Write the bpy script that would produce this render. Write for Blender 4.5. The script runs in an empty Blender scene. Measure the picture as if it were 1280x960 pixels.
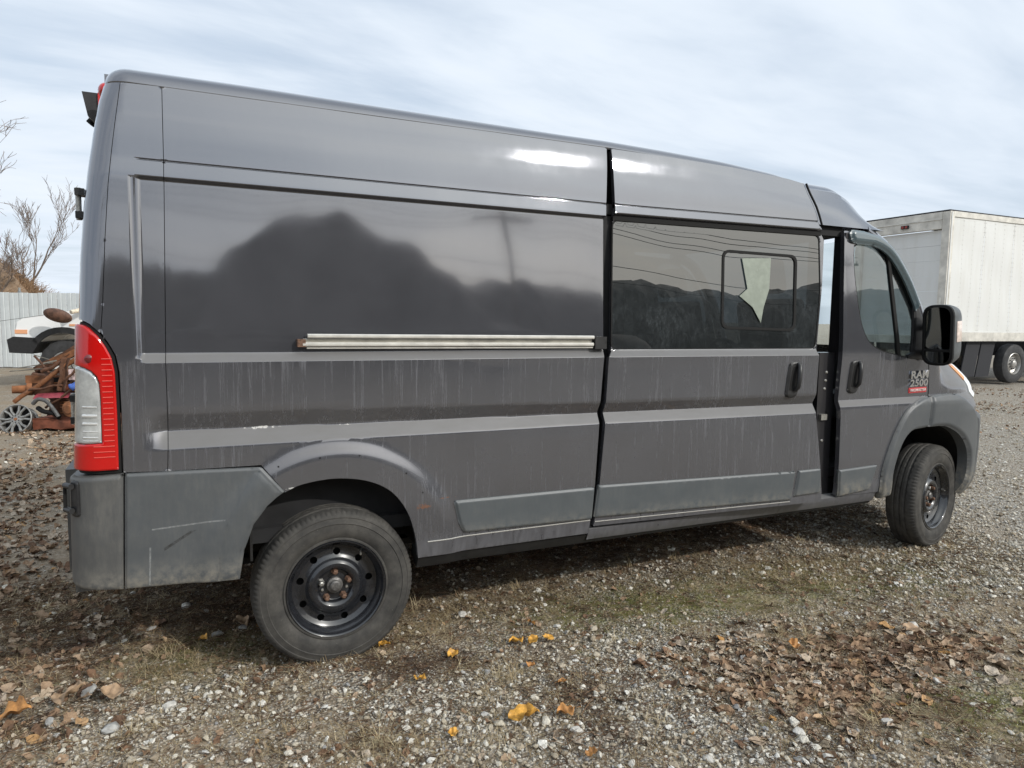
import bpy, bmesh, math, random
import numpy as np
from mathutils import Vector, Matrix, Euler
from mathutils.geometry import delaunay_2d_cdt
random.seed(7); rng = np.random.default_rng(7)
scene = bpy.context.scene
C = scene.collection
R = math.radians

# ------------------------------------------------------------------ camera
cam_d = bpy.data.cameras.new('camera'); cam = bpy.data.objects.new('camera', cam_d); C.objects.link(cam)
YAW, PITCH, ROLL, FOC = .4377, -.0929, .0133, 869.45
f_ = Vector((math.sin(YAW)*math.cos(PITCH), math.cos(YAW)*math.cos(PITCH), math.sin(PITCH)))
r_ = Vector((math.cos(YAW), -math.sin(YAW), 0)); u_ = r_.cross(f_)
r2 = math.cos(ROLL)*r_ + math.sin(ROLL)*u_; u2 = -math.sin(ROLL)*r_ + math.cos(ROLL)*u_
cam.matrix_world = Matrix(((r2.x, u2.x, -f_.x, -.56), (r2.y, u2.y, -f_.y, -2.942), (r2.z, u2.z, -f_.z, 1.517), (0, 0, 0, 1)))
cam_d.sensor_width = 36; cam_d.lens = 36*FOC/1280
cam_d.clip_start = .05; cam_d.clip_end = 3000
scene.camera = cam

# ------------------------------------------------------------------ light
SUN_EL, SUN_AZ = R(32), R(32.5)      # azimuth from -y towards +x
sdir = Vector((math.sin(SUN_AZ)*math.cos(SUN_EL), -math.cos(SUN_AZ)*math.cos(SUN_EL), math.sin(SUN_EL)))
sd = bpy.data.lights.new('sun', 'SUN'); sd.energy = 2.45; sd.angle = R(1.1); sd.color = (1, .96, .90)
so = bpy.data.objects.new('sun', sd); C.objects.link(so); so.rotation_euler = sdir.to_track_quat('Z', 'Y').to_euler()
so.location = (8, -14, 12)
world = bpy.data.worlds.new('World'); scene.world = world; world.use_nodes = True
scene.view_settings.view_transform = 'Standard'; scene.view_settings.look = 'None'
scene.view_settings.exposure = 0; scene.view_settings.gamma = 1

class NT:
    """small node-tree helper"""
    def __init__(s, nt): s.nt = nt; nt.nodes.clear()
    def n(s, t, **k):
        nd = s.nt.nodes.new(t)
        for a, b in k.items(): setattr(nd, a, b)
        return nd
    def l(s, a, b): s.nt.links.new(a, b)
    def val(s, sock, v):
        if isinstance(v, bpy.types.NodeSocket): s.l(v, sock)
        else: sock.default_value = v
    def math(s, op, a, b=0., c=None, clamp=False):
        nd = s.n('ShaderNodeMath', operation=op, use_clamp=clamp); s.val(nd.inputs[0], a); s.val(nd.inputs[1], b)
        if c is not None: s.val(nd.inputs[2], c)
        return nd.outputs[0]
    def vmath(s, op, a, b=(0, 0, 0)):
        nd = s.n('ShaderNodeVectorMath', operation=op); s.val(nd.inputs[0], a); s.val(nd.inputs[1], b)
        return nd.outputs['Value'] if op in ('DOT_PRODUCT', 'LENGTH', 'DISTANCE') else nd.outputs[0]
    def mix(s, f, a, b, mode='MIX'):
        nd = s.n('ShaderNodeMix', data_type='RGBA', blend_type=mode); s.val(nd.inputs[0], f)
        for i, v in ((6, a), (7, b)): s.val(nd.inputs[i], v if isinstance(v, bpy.types.NodeSocket) else (*v[:3], 1))
        return nd.outputs[2]
    def noise(s, vec, scale, detail=3, rough=.5, dist=0., dim='3D'):
        nd = s.n('ShaderNodeTexNoise', noise_dimensions=dim); s.l(vec, nd.inputs['Vector'])
        nd.inputs['Scale'].default_value = scale; nd.inputs['Detail'].default_value = detail
        nd.inputs['Roughness'].default_value = rough; nd.inputs['Distortion'].default_value = dist
        return nd.outputs['Fac']
    def voro(s, vec, scale, feature='F1', out='Distance', rnd=1.):
        nd = s.n('ShaderNodeTexVoronoi', feature=feature); s.l(vec, nd.inputs['Vector']); nd.inputs['Scale'].default_value = scale
        nd.inputs['Randomness'].default_value = rnd
        return nd.outputs[out]
    def scale(s, vec, sc):
        nd = s.n('ShaderNodeMapping'); s.l(vec, nd.inputs['Vector']); nd.inputs['Scale'].default_value = sc
        return nd.outputs[0]
    def ramp(s, fac, stops, interp='LINEAR'):
        nd = s.n('ShaderNodeValToRGB'); s.l(fac, nd.inputs[0]); cr = nd.color_ramp; cr.interpolation = interp
        while len(cr.elements) < len(stops): cr.elements.new(.5)
        for e, (p, c) in zip(cr.elements, stops):
            e.position = p; e.color = (*c[:3], 1) if not isinstance(c, (int, float)) else (c, c, c, 1)
        return nd.outputs[0]
    def mr(s, v, a, b, c=0., d=1., smooth=False):
        nd = s.n('ShaderNodeMapRange', interpolation_type='SMOOTHSTEP' if smooth else 'LINEAR'); s.l(v, nd.inputs[0])
        for i, x in enumerate((a, b, c, d)): nd.inputs[i+1].default_value = x
        return nd.outputs[0]
    def bump(s, h, strength=.3, dist=.01, normal=None):
        nd = s.n('ShaderNodeBump'); s.l(h, nd.inputs['Height']); nd.inputs['Strength'].default_value = strength; nd.inputs['Distance'].default_value = dist
        if normal is not None: s.l(normal, nd.inputs['Normal'])
        return nd.outputs[0]

def build_world():
    t = NT(world.node_tree)
    geo = t.n('ShaderNodeTexCoord'); d = t.vmath('NORMALIZE', geo.outputs['Generated'])
    sky = t.n('ShaderNodeTexSky', sky_type='NISHITA'); sky.sun_disc = False
    sky.sun_elevation = SUN_EL; sky.sun_rotation = math.pi - SUN_AZ
    sky.air_density = 1.2; sky.dust_density = 1.5; sky.ozone_density = 1.0
    sep = t.n('ShaderNodeSeparateXYZ'); t.l(d, sep.inputs[0]); z = t.math('MAXIMUM', sep.outputs[2], 0.02)
    zz = t.math('ADD', z, .12)
    comb = t.n('ShaderNodeCombineXYZ'); t.l(t.math('DIVIDE', sep.outputs[0], zz), comb.inputs[0]); t.l(t.math('DIVIDE', sep.outputs[1], zz), comb.inputs[1])
    rot = t.n('ShaderNodeMapping'); t.l(comb.outputs[0], rot.inputs[0]); rot.inputs['Rotation'].default_value = (0, 0, R(24)); rot.inputs['Scale'].default_value = (.42, 1.1, 1)
    n1 = t.noise(rot.outputs[0], .9, 6, .58, .6); n2 = t.noise(rot.outputs[0], 3.2, 5, .55, .4)
    cl = t.math('ADD', t.math('MULTIPLY', n1, .75), t.math('MULTIPLY', n2, .25))
    cover = t.mr(cl, .34, .58, .72, 1.0, True)
    shade = t.mr(cl, .34, .64, 0., 1.)
    sdot = t.math('MAXIMUM', t.vmath('DOT_PRODUCT', d, tuple(sdir)), 0.)
    glow = t.math('MULTIPLY', t.math('POWER', sdot, 5.), 1.6)
    ccol = t.mix(shade, (7.3, 8.5, 10.1), (9.2, 9.95, 10.8))
    warm = t.mix(t.math('MULTIPLY', t.math('POWER', sdot, 3.), 1., clamp=True), (1, 1, 1), t.mix(t.mr(sep.outputs[2], .12, .42), (1.16, .95, .70), (1.05, .99, .87)))
    ccol = t.mix(1., ccol, warm, 'MULTIPLY')
    gl = t.n('ShaderNodeVectorMath', operation='SCALE'); t.l(ccol, gl.inputs[0]); t.l(t.math('ADD', glow, 1.), gl.inputs['Scale'])
    col = t.mix(cover, sky.outputs[0], gl.outputs[0])
    bg = t.n('ShaderNodeBackground'); t.l(col, bg.inputs[0]); bg.inputs[1].default_value = .095
    out = t.n('ShaderNodeOutputWorld'); t.l(bg.outputs[0], out.inputs[0])
build_world()

# ------------------------------------------------------------------ materials
MATS = {}
def mat(name, col=(.5, .5, .5), rough=.5, metal=0., coat=0., spec=.5, noise=None, bump=None, ior=None):
    """plain principled with grain: noise=(scale, amount), bump=(scale, strength)"""
    if name in MATS: return MATS[name]
    m = bpy.data.materials.new(name); m.use_nodes = True; t = NT(m.node_tree)
    b = t.n('ShaderNodeBsdfPrincipled'); o = t.n('ShaderNodeOutputMaterial'); t.l(b.outputs[0], o.inputs[0])
    tc = t.n('ShaderNodeTexCoord').outputs['Object']
    b.inputs['Base Color'].default_value = (*col, 1); b.inputs['Roughness'].default_value = rough
    b.inputs['Metallic'].default_value = metal; b.inputs['Coat Weight'].default_value = coat; b.inputs['Specular IOR Level'].default_value = spec
    if ior: b.inputs['IOR'].default_value = ior
    if noise:
        n = t.noise(tc, noise[0], 5, .6)
        lo = tuple(max(0, c*(1-noise[1])) for c in col); hi = tuple(min(1, c*(1+noise[1])) for c in col)
        t.l(t.mix(t.mr(n, .3, .7), lo, hi), b.inputs['Base Color'])
        t.l(t.mr(t.noise(tc, noise[0]*.6, 3), .3, .7, rough*.8, min(1, rough*1.15)), b.inputs['Roughness'])
    if bump: t.l(t.bump(t.noise(tc, bump[0], 4, .6), bump[1], .004), b.inputs['Normal'])
    MATS[name] = m; return m

def paint_mat():
    m = bpy.data.materials.new('van_paint'); m.use_nodes = True; t = NT(m.node_tree)
    P = t.n('ShaderNodeNewGeometry').outputs['Position']
    b = t.n('ShaderNodeBsdfPrincipled'); o = t.n('ShaderNodeOutputMaterial'); t.l(b.outputs[0], o.inputs[0])
    sep = t.n('ShaderNodeSeparateXYZ'); t.l(P, sep.inputs[0]); z = sep.outputs[2]; x = sep.outputs[0]
    # dust: rain streaks running down, thicker low on the body, thin film above
    st = t.noise(t.scale(P, (42, 42, 1.3)), 1., 6, .7); st2 = t.noise(t.scale(P, (120, 120, 5.)), 1., 4, .6)
    blot = t.noise(P, 1.7, 4, .6)
    streak = t.math('MULTIPLY', t.mr(st, .34, .80, 0, 1), t.mr(st2, .30, .70, .3, 1))
    low = t.mr(z, 1.39, 1.33, 0, 1, True)
    amt = t.math('MULTIPLY', t.math('MULTIPLY', streak, low), t.mr(blot, .3, .62, .35, .8))
    film = t.math('MULTIPLY', t.mr(z, 1.36, 1.28, .17, .20, True), t.mr(t.noise(P, 3.1, 5, .65), .3, .75, .6, 1))
    film = t.math('ADD', film, t.math('MULTIPLY', t.mr(z, .60, .42, 0, .38, True), t.mr(t.noise(t.scale(P, (60, 60, 6)), 1., 4), .3, .7, .2, 1)))
    dust = t.math('MAXIMUM', film, t.math('MULTIPLY', amt, .9), clamp=True)
    # dust that has settled on the ledges that face up
    nz = t.n('ShaderNodeSeparateXYZ'); t.l(t.n('ShaderNodeNewGeometry').outputs['Normal'], nz.inputs[0])
    led = t.math('MULTIPLY', t.math('MULTIPLY', t.mr(nz.outputs[2], .10, .38, 0, 1, True), t.mr(z, 2.0, 1.8)), t.mr(t.noise(t.scale(P, (9, 9, 40)), 1., 5, .7), .3, .7, .86, 1.))
    dust = t.math('MAXIMUM', dust, led)
    dcol = t.mix(t.math('ADD', t.math('MULTIPLY', t.noise(P, 5., 3), .6), t.math('MULTIPLY', streak, .7), clamp=True), (.165, .165, .180), (.235, .232, .24))
    dcol = t.mix(led, dcol, (.155, .153, .152))
    base = t.mix(t.noise(P, 2.3, 2), (.150, .155, .176), (.166, .170, .188))
    # chips and rust, each at its own place
    def spot(px, pz, sx, sz, cut):
        dx = t.math('DIVIDE', t.math('SUBTRACT', x, px), sx); dz = t.math('DIVIDE', t.math('SUBTRACT', z, pz), sz)
        r = t.math('SQRT', t.math('ADD', t.math('MULTIPLY', dx, dx), t.math('MULTIPLY', dz, dz)))
        return t.math('GREATER_THAN', t.math('SUBTRACT', t.noise(t.scale(P, (70, 70, 110)), 1., 4, .7), t.math('MULTIPLY', r, .25)), cut)
    rust = t.math('MAXIMUM', spot(.385, .675, .035, .013, .33), spot(.49, .705, .05, .004, .38))
    chip = t.math('MAXIMUM', spot(-.30, 1.066, .08, .006, .36), spot(-.17, .812, .05, .006, .38))
    chip = t.math('MAXIMUM', chip, spot(.05, 1.06, .05, .003, .40))
    col = t.mix(dust, base, dcol); col = t.mix(rust, col, (.15, .08, .055)); col = t.mix(chip, col, (.5, .49, .47))
    mm = t.math('MAXIMUM', rust, chip)
    t.l(col, b.inputs['Base Color'])
    t.l(t.math('MULTIPLY', t.math('SUBTRACT', 1., t.math('MAXIMUM', t.math('MULTIPLY', dust, 1.15), mm, clamp=True)), .86, clamp=True), b.inputs['Metallic'])
    t.l(t.math('ADD', t.mr(t.math('MULTIPLY', dust, low), 0, .35, .06, .40), t.mr(t.noise(P, 6, 4), .3, .7, -.02, .02)), b.inputs['Roughness'])
    t.l(t.mr(t.math('MULTIPLY', dust, low), 0, .5, 1., .0), b.inputs['Coat Weight']); b.inputs['Coat Roughness'].default_value = .035; t.l(t.mr(led, 0, 1, .5, .12), b.inputs['Specular IOR Level'])
    t.l(t.bump(t.noise(P, 420., 2), .018, .001), b.inputs['Normal'])
    MATS['paint'] = m; return m
paint = paint_mat()

def plastic_mat(name, col, dirt):
    m = bpy.data.materials.new(name); m.use_nodes = True; t = NT(m.node_tree)
    P = t.n('ShaderNodeNewGeometry').outputs['Position']
    b = t.n('ShaderNodeBsdfPrincipled'); o = t.n('ShaderNodeOutputMaterial'); t.l(b.outputs[0], o.inputs[0])
    sep = t.n('ShaderNodeSeparateXYZ'); t.l(P, sep.inputs[0]); z = sep.outputs[2]
    n = t.noise(P, 7., 6, .7); st = t.noise(t.scale(P, (60, 60, 14.)), 1., 5, .7)
    d = t.math('MULTIPLY', t.mr(st, .4, .75, .1, 1), t.mr(n, .3, .7, .2, 1))
    d = t.math('ADD', t.math('MULTIPLY', d, .55*dirt), t.math('MULTIPLY', t.mr(z, .60, .44, 0, 1., True), t.mr(t.noise(P, 26., 6, .75), .40, .62, 0, 1)), clamp=True)
    base = t.mix(n, tuple(c*.8 for c in col), tuple(c*1.2 for c in col))
    x = sep.outputs[0]
    def line(a, b, x0, x1, z0, z1, w):       # a scuff: along the line a*x+b*z=1 between x0..x1, z0..z1
        e = t.math('ABSOLUTE', t.math('SUBTRACT', t.math('ADD', t.math('MULTIPLY', x, a), t.math('MULTIPLY', z, b)), 1.))
        k = t.math('LESS_THAN', e, w)
        for v, lo, hi in ((x, x0, x1), (z, z0, z1)): k = t.math('MULTIPLY', k, t.math('MULTIPLY', t.math('GREATER_THAN', v, lo), t.math('LESS_THAN', v, hi)))
        return t.math('MULTIPLY', k, t.mr(t.noise(P, 55., 4, .7), .35, .6, .15, 1.))
    sc1 = t.math('MAXIMUM', line(-.06, 1.37, -.70, -.44, .6, .8, .004), line(-1.36, .06, -.72, -.66, .48, .63, .004))
    sc2 = line(-.60, .98, -.66, -.46, .52, .68, .006)
    t.l(t.mix(sc2, t.mix(t.math('MULTIPLY', sc1, .7), t.mix(d, base, (.20, .185, .155)), (.26, .27, .27)), (.03, .03, .03)), b.inputs['Base Color'])
    t.l(t.mr(d, 0, .6, .42, .8), b.inputs['Roughness'])
    scr = t.math('GREATER_THAN', t.noise(t.scale(P, (3, 3, 60)), 1., 3, .6), .71)
    t.l(t.bump(t.noise(P, 260., 3), .10, .001), b.inputs['Normal'])
    MATS[name] = m; return m
cladm = plastic_mat('grey_plastic', (.074, .081, .087), .4)
bumpm = plastic_mat('dusty_bumper_plastic', (.074, .076, .077), .8)
trimm = plastic_mat('side_trim_plastic', (.078, .088, .095), .35)

def glass_mat(name, tint, trans, rough=.01, ior=1.55, dirt=.0):
    """dark window glass: mirror-like coat over a tinted see-through sheet"""
    m = bpy.data.materials.new(name); m.use_nodes = True; t = NT(m.node_tree)
    P = t.n('ShaderNodeNewGeometry').outputs['Position']
    o = t.n('ShaderNodeOutputMaterial')
    gl = t.n('ShaderNodeBsdfGlossy'); gl.inputs['Roughness'].default_value = rough; gl.inputs[0].default_value = (1, 1, 1, 1)
    tr = t.n('ShaderNodeBsdfTransparent'); tr.inputs[0].default_value = (*tint, 1)
    df = t.n('ShaderNodeBsdfDiffuse'); df.inputs[0].default_value = (.02, .024, .025, 1)
    fr = t.n('ShaderNodeFresnel'); bf = t.n('ShaderNodeNewGeometry').outputs['Backfacing']; t.l(t.mr(bf, 0, 1, ior, 1/ior), fr.inputs[0])
    m1 = t.n('ShaderNodeMixShader'); m1.inputs[0].default_value = trans; t.l(df.outputs[0], m1.inputs[1]); t.l(tr.outputs[0], m1.inputs[2])
    m2 = t.n('ShaderNodeMixShader'); t.l(fr.outputs[0], m2.inputs[0]); t.l(m1.outputs[0], m2.inputs[1]); t.l(gl.outputs[0], m2.inputs[2])
    res = m2.outputs[0]
    if dirt:
        sep = t.n('ShaderNodeSeparateXYZ'); t.l(P, sep.inputs[0])
        n = t.noise(t.scale(P, (45, 45, 22)), 1., 6, .75); sp = t.noise(P, 90., 3, .7); bl = t.noise(P, 3.2, 4, .6)
        lowz = t.mr(sep.outputs[2], 1.85, 1.5, .15, 1., True)
        f = t.math('MULTIPLY', t.math('MULTIPLY', t.mr(n, .4, .75, .15, 1), t.mr(sp, .35, .7, .3, 1)), t.math('MULTIPLY', lowz, t.mr(bl, .35, .65, .1, 1)))
        dd = t.n('ShaderNodeBsdfDiffuse'); dd.inputs[0].default_value = (.21, .235, .25, 1)
        m3 = t.n('ShaderNodeMixShader'); t.l(t.math('MULTIPLY', f, dirt, clamp=True), m3.inputs[0]); t.l(res, m3.inputs[1]); t.l(dd.outputs[0], m3.inputs[2])
        res = m3.outputs[0]
    t.l(res, o.inputs[0]); MATS[name] = m; return m
privacy = glass_mat('privacy_glass', (.06, .07, .075), .5, .004, 2.1, .34)
cabglass = glass_mat('cab_glass', (.42, .48, .49), .9, .004, 1.9, .10)
ventglass = glass_mat('vent_glass', (.20, .23, .22), .92, .004, 2.0, .3)
visorm = mat('smoked_visor', (.075, .105, .118), .22, 0, 1.)

rubber = mat('black_rubber', (.010, .010, .010), .75, spec=.25)
blackp = mat('black_plastic', (.018, .018, .019), .45, noise=(30, .3), bump=(200, .05))
darkint = mat('dark_interior', (.012, .012, .013), .9, noise=(8, .3))
seatm = mat('seat_fabric', (.035, .037, .04), .9, noise=(40, .35), bump=(300, .2))
underm = mat('underbody', (.010, .0095, .009), .8, noise=(14, .5))
chrome = mat('badge_chrome', (.75, .76, .78), .18, 1.)
silver = mat('rail_aluminium', (.66, .645, .60), .40, .55, noise=(18, .12))
rimm = mat('black_steel_rim', (.014, .015, .018), .26, .0, .7, noise=(25, .3))
rustm = mat('rusty_nut', (.15, .085, .055), .7, .3, noise=(160, .6), bump=(260, .4))
nutm = mat('bare_nut', (.42, .41, .38), .42, .75, noise=(160, .4))

def tyre_mat():
    m = bpy.data.materials.new('tyre_rubber'); m.use_nodes = True; t = NT(m.node_tree)
    P = t.n('ShaderNodeTexCoord').outputs['Object']
    b = t.n('ShaderNodeBsdfPrincipled'); o = t.n('ShaderNodeOutputMaterial'); t.l(b.outputs[0], o.inputs[0])
    n = t.noise(P, 9., 6, .65); n2 = t.noise(P, 60., 4, .7); sp = t.noise(P, 34., 4, .8)
    c = t.mix(t.math('MULTIPLY', t.mr(n, .32, .7), t.mr(n2, .3, .7, .5, 1)), (.030, .029, .028), (.098, .092, .082))
    c = t.mix(t.mr(sp, .67, .76, 0, .7), c, (.24, .23, .2))
    t.l(c, b.inputs['Base Color']); b.inputs['Roughness'].default_value = .78; b.inputs['Specular IOR Level'].default_value = .3
    t.l(t.bump(n2, .12, .003), b.inputs['Normal']); MATS['tyre'] = m; return m
tyrem = tyre_mat()

# ------------------------------------------------------------------ object helpers
def link(o, parent=None):
    C.objects.link(o)
    if parent is not None: o.parent = parent
    return o
def empty(name, loc=(0, 0, 0), rz=0., label=None, cat=None, group=None):
    o = bpy.data.objects.new(name, None); o.location = loc; o.rotation_euler = (0, 0, rz); o.empty_display_size = .2
    C.objects.link(o); tag(o, label, cat, group); return o
def tag(o, label=None, cat=None, group=None, kind=None):
    if label: o['label'] = label
    if cat: o['category'] = cat
    if group: o['group'] = group
    if kind: o['kind'] = kind
    return o
def mobj(name, verts, faces, m, parent=None, smooth=True, ang=35, normals=None):
    me = bpy.data.meshes.new(name); me.from_pydata([tuple(map(float, v)) for v in verts], [], [tuple(map(int, f)) for f in faces]); me.update()
    if m: me.materials.append(m)
    if smooth:
        me.shade_smooth()
        if normals is not None: me.normals_split_custom_set_from_vertices([tuple(n) for n in normals])
        elif ang: me.set_sharp_from_angle(angle=R(ang))
    return link(bpy.data.objects.new(name, me), parent)
def bmobj(name, bm, m, parent=None, smooth=True, ang=35, bev=0., seg=2):
    if bev > 0:
        es = [e for e in bm.edges if len(e.link_faces) == 2 and e.calc_face_angle(0) > R(30)]
        bmesh.ops.bevel(bm, geom=es, offset=bev, segments=seg, profile=.6, affect='EDGES', clamp_overlap=True)
    bmesh.ops.recalc_face_normals(bm, faces=bm.faces)
    me = bpy.data.meshes.new(name); bm.to_mesh(me); bm.free()
    ms = m if isinstance(m, (list, tuple)) else [m]
    for x in ms: me.materials.append(x)
    if smooth: me.shade_smooth(); me.set_sharp_from_angle(angle=R(ang))
    return link(bpy.data.objects.new(name, me), parent)
def add_box(bm, lo, hi, M=None):
    vs = [bm.verts.new(((hi if i & 1 else lo)[0], (hi if i & 2 else lo)[1], (hi if i & 4 else lo)[2])) for i in range(8)]
    for f in ((0, 2, 3, 1), (4, 5, 7, 6), (0, 1, 5, 4), (2, 6, 7, 3), (0, 4, 6, 2), (1, 3, 7, 5)): bm.faces.new([vs[i] for i in f])
    if M is not None: bmesh.ops.transform(bm, matrix=M, verts=vs)
    return vs
def box(name, lo, hi, m, parent=None, bev=.004, M=None, seg=2):
    bm = bmesh.new(); add_box(bm, lo, hi, M); return bmobj(name, bm, m, parent, bev=bev, seg=seg)
def add_tube(bm, pts, rad, n=8, cap=True):
    pts = [Vector(p) for p in pts]; rs = rad if isinstance(rad, (list, tuple)) else [rad]*len(pts)
    rings = []; prev = None
    for i, p in enumerate(pts):
        d = (pts[min(i+1, len(pts)-1)] - pts[max(i-1, 0)]).normalized()
        a = prev if prev is not None else (Vector((0, 0, 1)) if abs(d.z) < .9 else Vector((1, 0, 0)))
        e1 = (a - d*a.dot(d)).normalized(); e2 = d.cross(e1); prev = e1
        rings.append([bm.verts.new(p + (e1*math.cos(2*math.pi*k/n) + e2*math.sin(2*math.pi*k/n))*rs[i]) for k in range(n)])
    for a, b in zip(rings, rings[1:]):
        for k in range(n): bm.faces.new((a[k], a[(k+1) % n], b[(k+1) % n], b[k]))
    if cap:
        bm.faces.new(rings[0][::-1]); bm.faces.new(rings[-1])
def tube(name, pts, rad, m, parent=None, n=8):
    bm = bmesh.new(); add_tube(bm, pts, rad, n); return bmobj(name, bm, m, parent, ang=50)
def add_lathe(bm, prof, seg, M=None, closed=False):
    """prof: list of (r, h) turned about local -y: the wheel's outer side is -y"""
    rings = [[bm.verts.new((r*math.cos(2*math.pi*k/seg), h, r*math.sin(2*math.pi*k/seg))) for k in range(seg)] for r, h in prof]
    for a, b in zip(rings, rings[1:]):
        for k in range(seg): bm.faces.new((a[k], a[(k+1) % seg], b[(k+1) % seg], b[k]))
    if M is not None: bmesh.ops.transform(bm, matrix=M, verts=[v for r in rings for v in r])
    return rings
def lathe(name, prof, seg, m, parent=None, M=None, ang=35):
    bm = bmesh.new(); add_lathe(bm, prof, seg, M); return bmobj(name, bm, m, parent, ang=ang)
def extrude_poly(name, pts, lo, hi, axis, m, parent=None, bev=.0, M=None, seg=2):
    """pts in the two other axes, extruded along axis (0,1,2) from lo to hi"""
    bm = bmesh.new()
    def mk(p, h):
        q = [p[0], p[1]]; q.insert(axis, h); return bm.verts.new(q)
    a = [mk(p, lo) for p in pts]; b = [mk(p, hi) for p in pts]; n = len(pts)
    bm.faces.new(a); bm.faces.new(b[::-1])
    for i in range(n): bm.faces.new((a[i], b[i], b[(i+1) % n], a[(i+1) % n]))
    if M is not None: bmesh.ops.transform(bm, matrix=M, verts=bm.verts[:])
    return bmobj(name, bm, m, parent, bev=bev, seg=seg)

# ------------------------------------------------------------------ body surface of the van (x forward, y into the van, z up)
def sst(a,b,x):
    t=np.clip((x-a)/(b-a),0,1); return t*t*(3-2*t)
_zg=np.linspace(.2,2.7,2501)
def _mk(nodes,sig=5):
    y=np.interp(_zg,[n[0] for n in nodes],[n[1] for n in nodes])
    k=np.exp(-.5*(np.arange(-20,21)/sig)**2); k/=k.sum()
    return np.convolve(np.pad(y,20,'edge'),k,'valid')
_base=_mk([(.30,.09),(.36,.055),(.40,.03),(.44,.012),(.50,.002),(.68,-.004),(.95,-.002),(1.0,0),(1.34,.004),(1.45,.008),(2.03,.050),(2.095,.062),(2.10,.063),(2.16,.071),(2.2,.0768),(2.27,.088),(2.33,.1005),(2.385,.1145),(2.45,.135)],9)
def base(z): return np.interp(z,_zg,_base)
_xr=[(.3,-.955),(.95,-.945),(1.3,-.93),(1.5,-.922),(1.73,-.91),(1.9,-.895),(2.08,-.873),(2.2,-.855),(2.31,-.836),(2.39,-.815),(2.44,-.805)]
def xr(z): return np.interp(z,[a for a,b in _xr],[b for a,b in _xr])
RC=.085
def recess(x,z,x1=9.,left=-.725,top=2.034):
    a=np.clip((z-1.334)/.034,0,1); b=np.clip((top-z)/.012,0,1); c=np.clip((x-left)/.018,0,1); e=np.clip((x1-x)/.018,0,1)
    m=1-np.sqrt((1-np.minimum(a,b))**2+(1-np.minimum(c,e))**2)
    m=np.clip(m,0,1); return .026*(.75*m+.25*sst(0,1,m))
def channel(x,z,left=-.735):
    w=.052+.018*np.clip((1.3-x)/1.9,0,1); t=(z-1.0)/w
    d=np.interp(t,[0,.08,1,1.06,2.0,2.2,5.5,6.4],[0,.001,.029,.029,.006,.004,.002,0])
    return d*sst(left,left+.11,x)
def groove(x,z): return .008*np.clip(1-np.abs(z-2.095)/.005,0,1)*(x>-.72)
def wav(x,z): return .0007*np.sin(7.1*x+2.3*z+.5)*np.sin(6.3*z-1.9*x)+.0003*np.sin(13.*x-4*z)*np.sin(9*z+2+3*x)
def arch(x,z):
    r=np.where(z>.42,np.hypot(x,(z-.42)),np.abs(x)); return -.016*sst(.59,.50,r)
def Yb(x,z): return base(z)+recess(x,z)+channel(x,z)+groove(x,z)+wav(x,z)+arch(x,z)
def doff(x): return -.004-.075*(x-1.36)/1.4
def sag(x): return np.interp(x,[1.4,1.75,2.15,2.54,2.82,2.95],[0,-.008,-.022,-.05,-.09,-.105])
def Yd(x,z): return base(z)+recess(x,z,top=2.052)+channel(x,z)+groove(x,z)+wav(x,z)*np.where((z>1.37)&(z<2.02),.35,1.)+doff(x)
def Yf(x,z):  # front door
    t=(z-1.0)/.052
    d=np.interp(t,[0,.2,1,2.2,6],[0,.001,.016,.012,0])
    return base(z)+d+wav(x,z)*.5
def Sb(s,z,Y=Yb):
    s=np.asarray(s,float); z=np.asarray(z,float)
    x0=xr(z)+RC; a=np.clip((x0-s)/RC,0,np.pi/2); ex=np.maximum((x0-s)/RC-np.pi/2,0)*RC
    x=np.where(s>=x0,s,x0-RC*np.sin(a)); y=Y(np.maximum(s,x0),z)+RC*(1-np.cos(a))+ex
    return np.stack([x,y,z],-1)
def Sd(s,z): s=np.asarray(s,float); z=np.asarray(z,float); return np.stack([s,Yd(s,z),z+sag(s)*sst(2.12,2.385,z)],-1)
def Sf(s,z): s=np.asarray(s,float); z=np.asarray(z,float); return np.stack([s,Yf(s,z),z],-1)
_xf=[(.2,4.10),(.95,4.10),(1.1,4.0),(1.3,3.86)]
RF=.82
def Sn(s,z):  # nose: wraps round the front corner; s is arc length
    s=np.asarray(s,float); z=np.asarray(z,float)
    x0=np.interp(z,[a for a,b in _xf],[b for a,b in _xf]); a=np.clip((s-x0)/RF,0,np.pi/2)
    x=np.where(s<x0,s,x0+RF*np.sin(a)); y=Yf(np.minimum(s,x0),z)+RF*(1-np.cos(a))+np.maximum((s-x0)-RF*np.pi/2,0)
    y=y+.12*sst(1.08,1.32,z)*sst(3.9,4.1,s)   # bonnet shoulder
    return np.stack([x,y,z],-1)


ZL = np.unique(np.round(np.concatenate([np.arange(.30, 2.50, .03), np.arange(.985, 1.135, .008), np.arange(1.322, 1.38, .005),
     np.arange(2.012, 2.062, .004), [2.086, 2.0895, 2.092, 2.095, 2.098, 2.1005, 2.104]]), 4))

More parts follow.
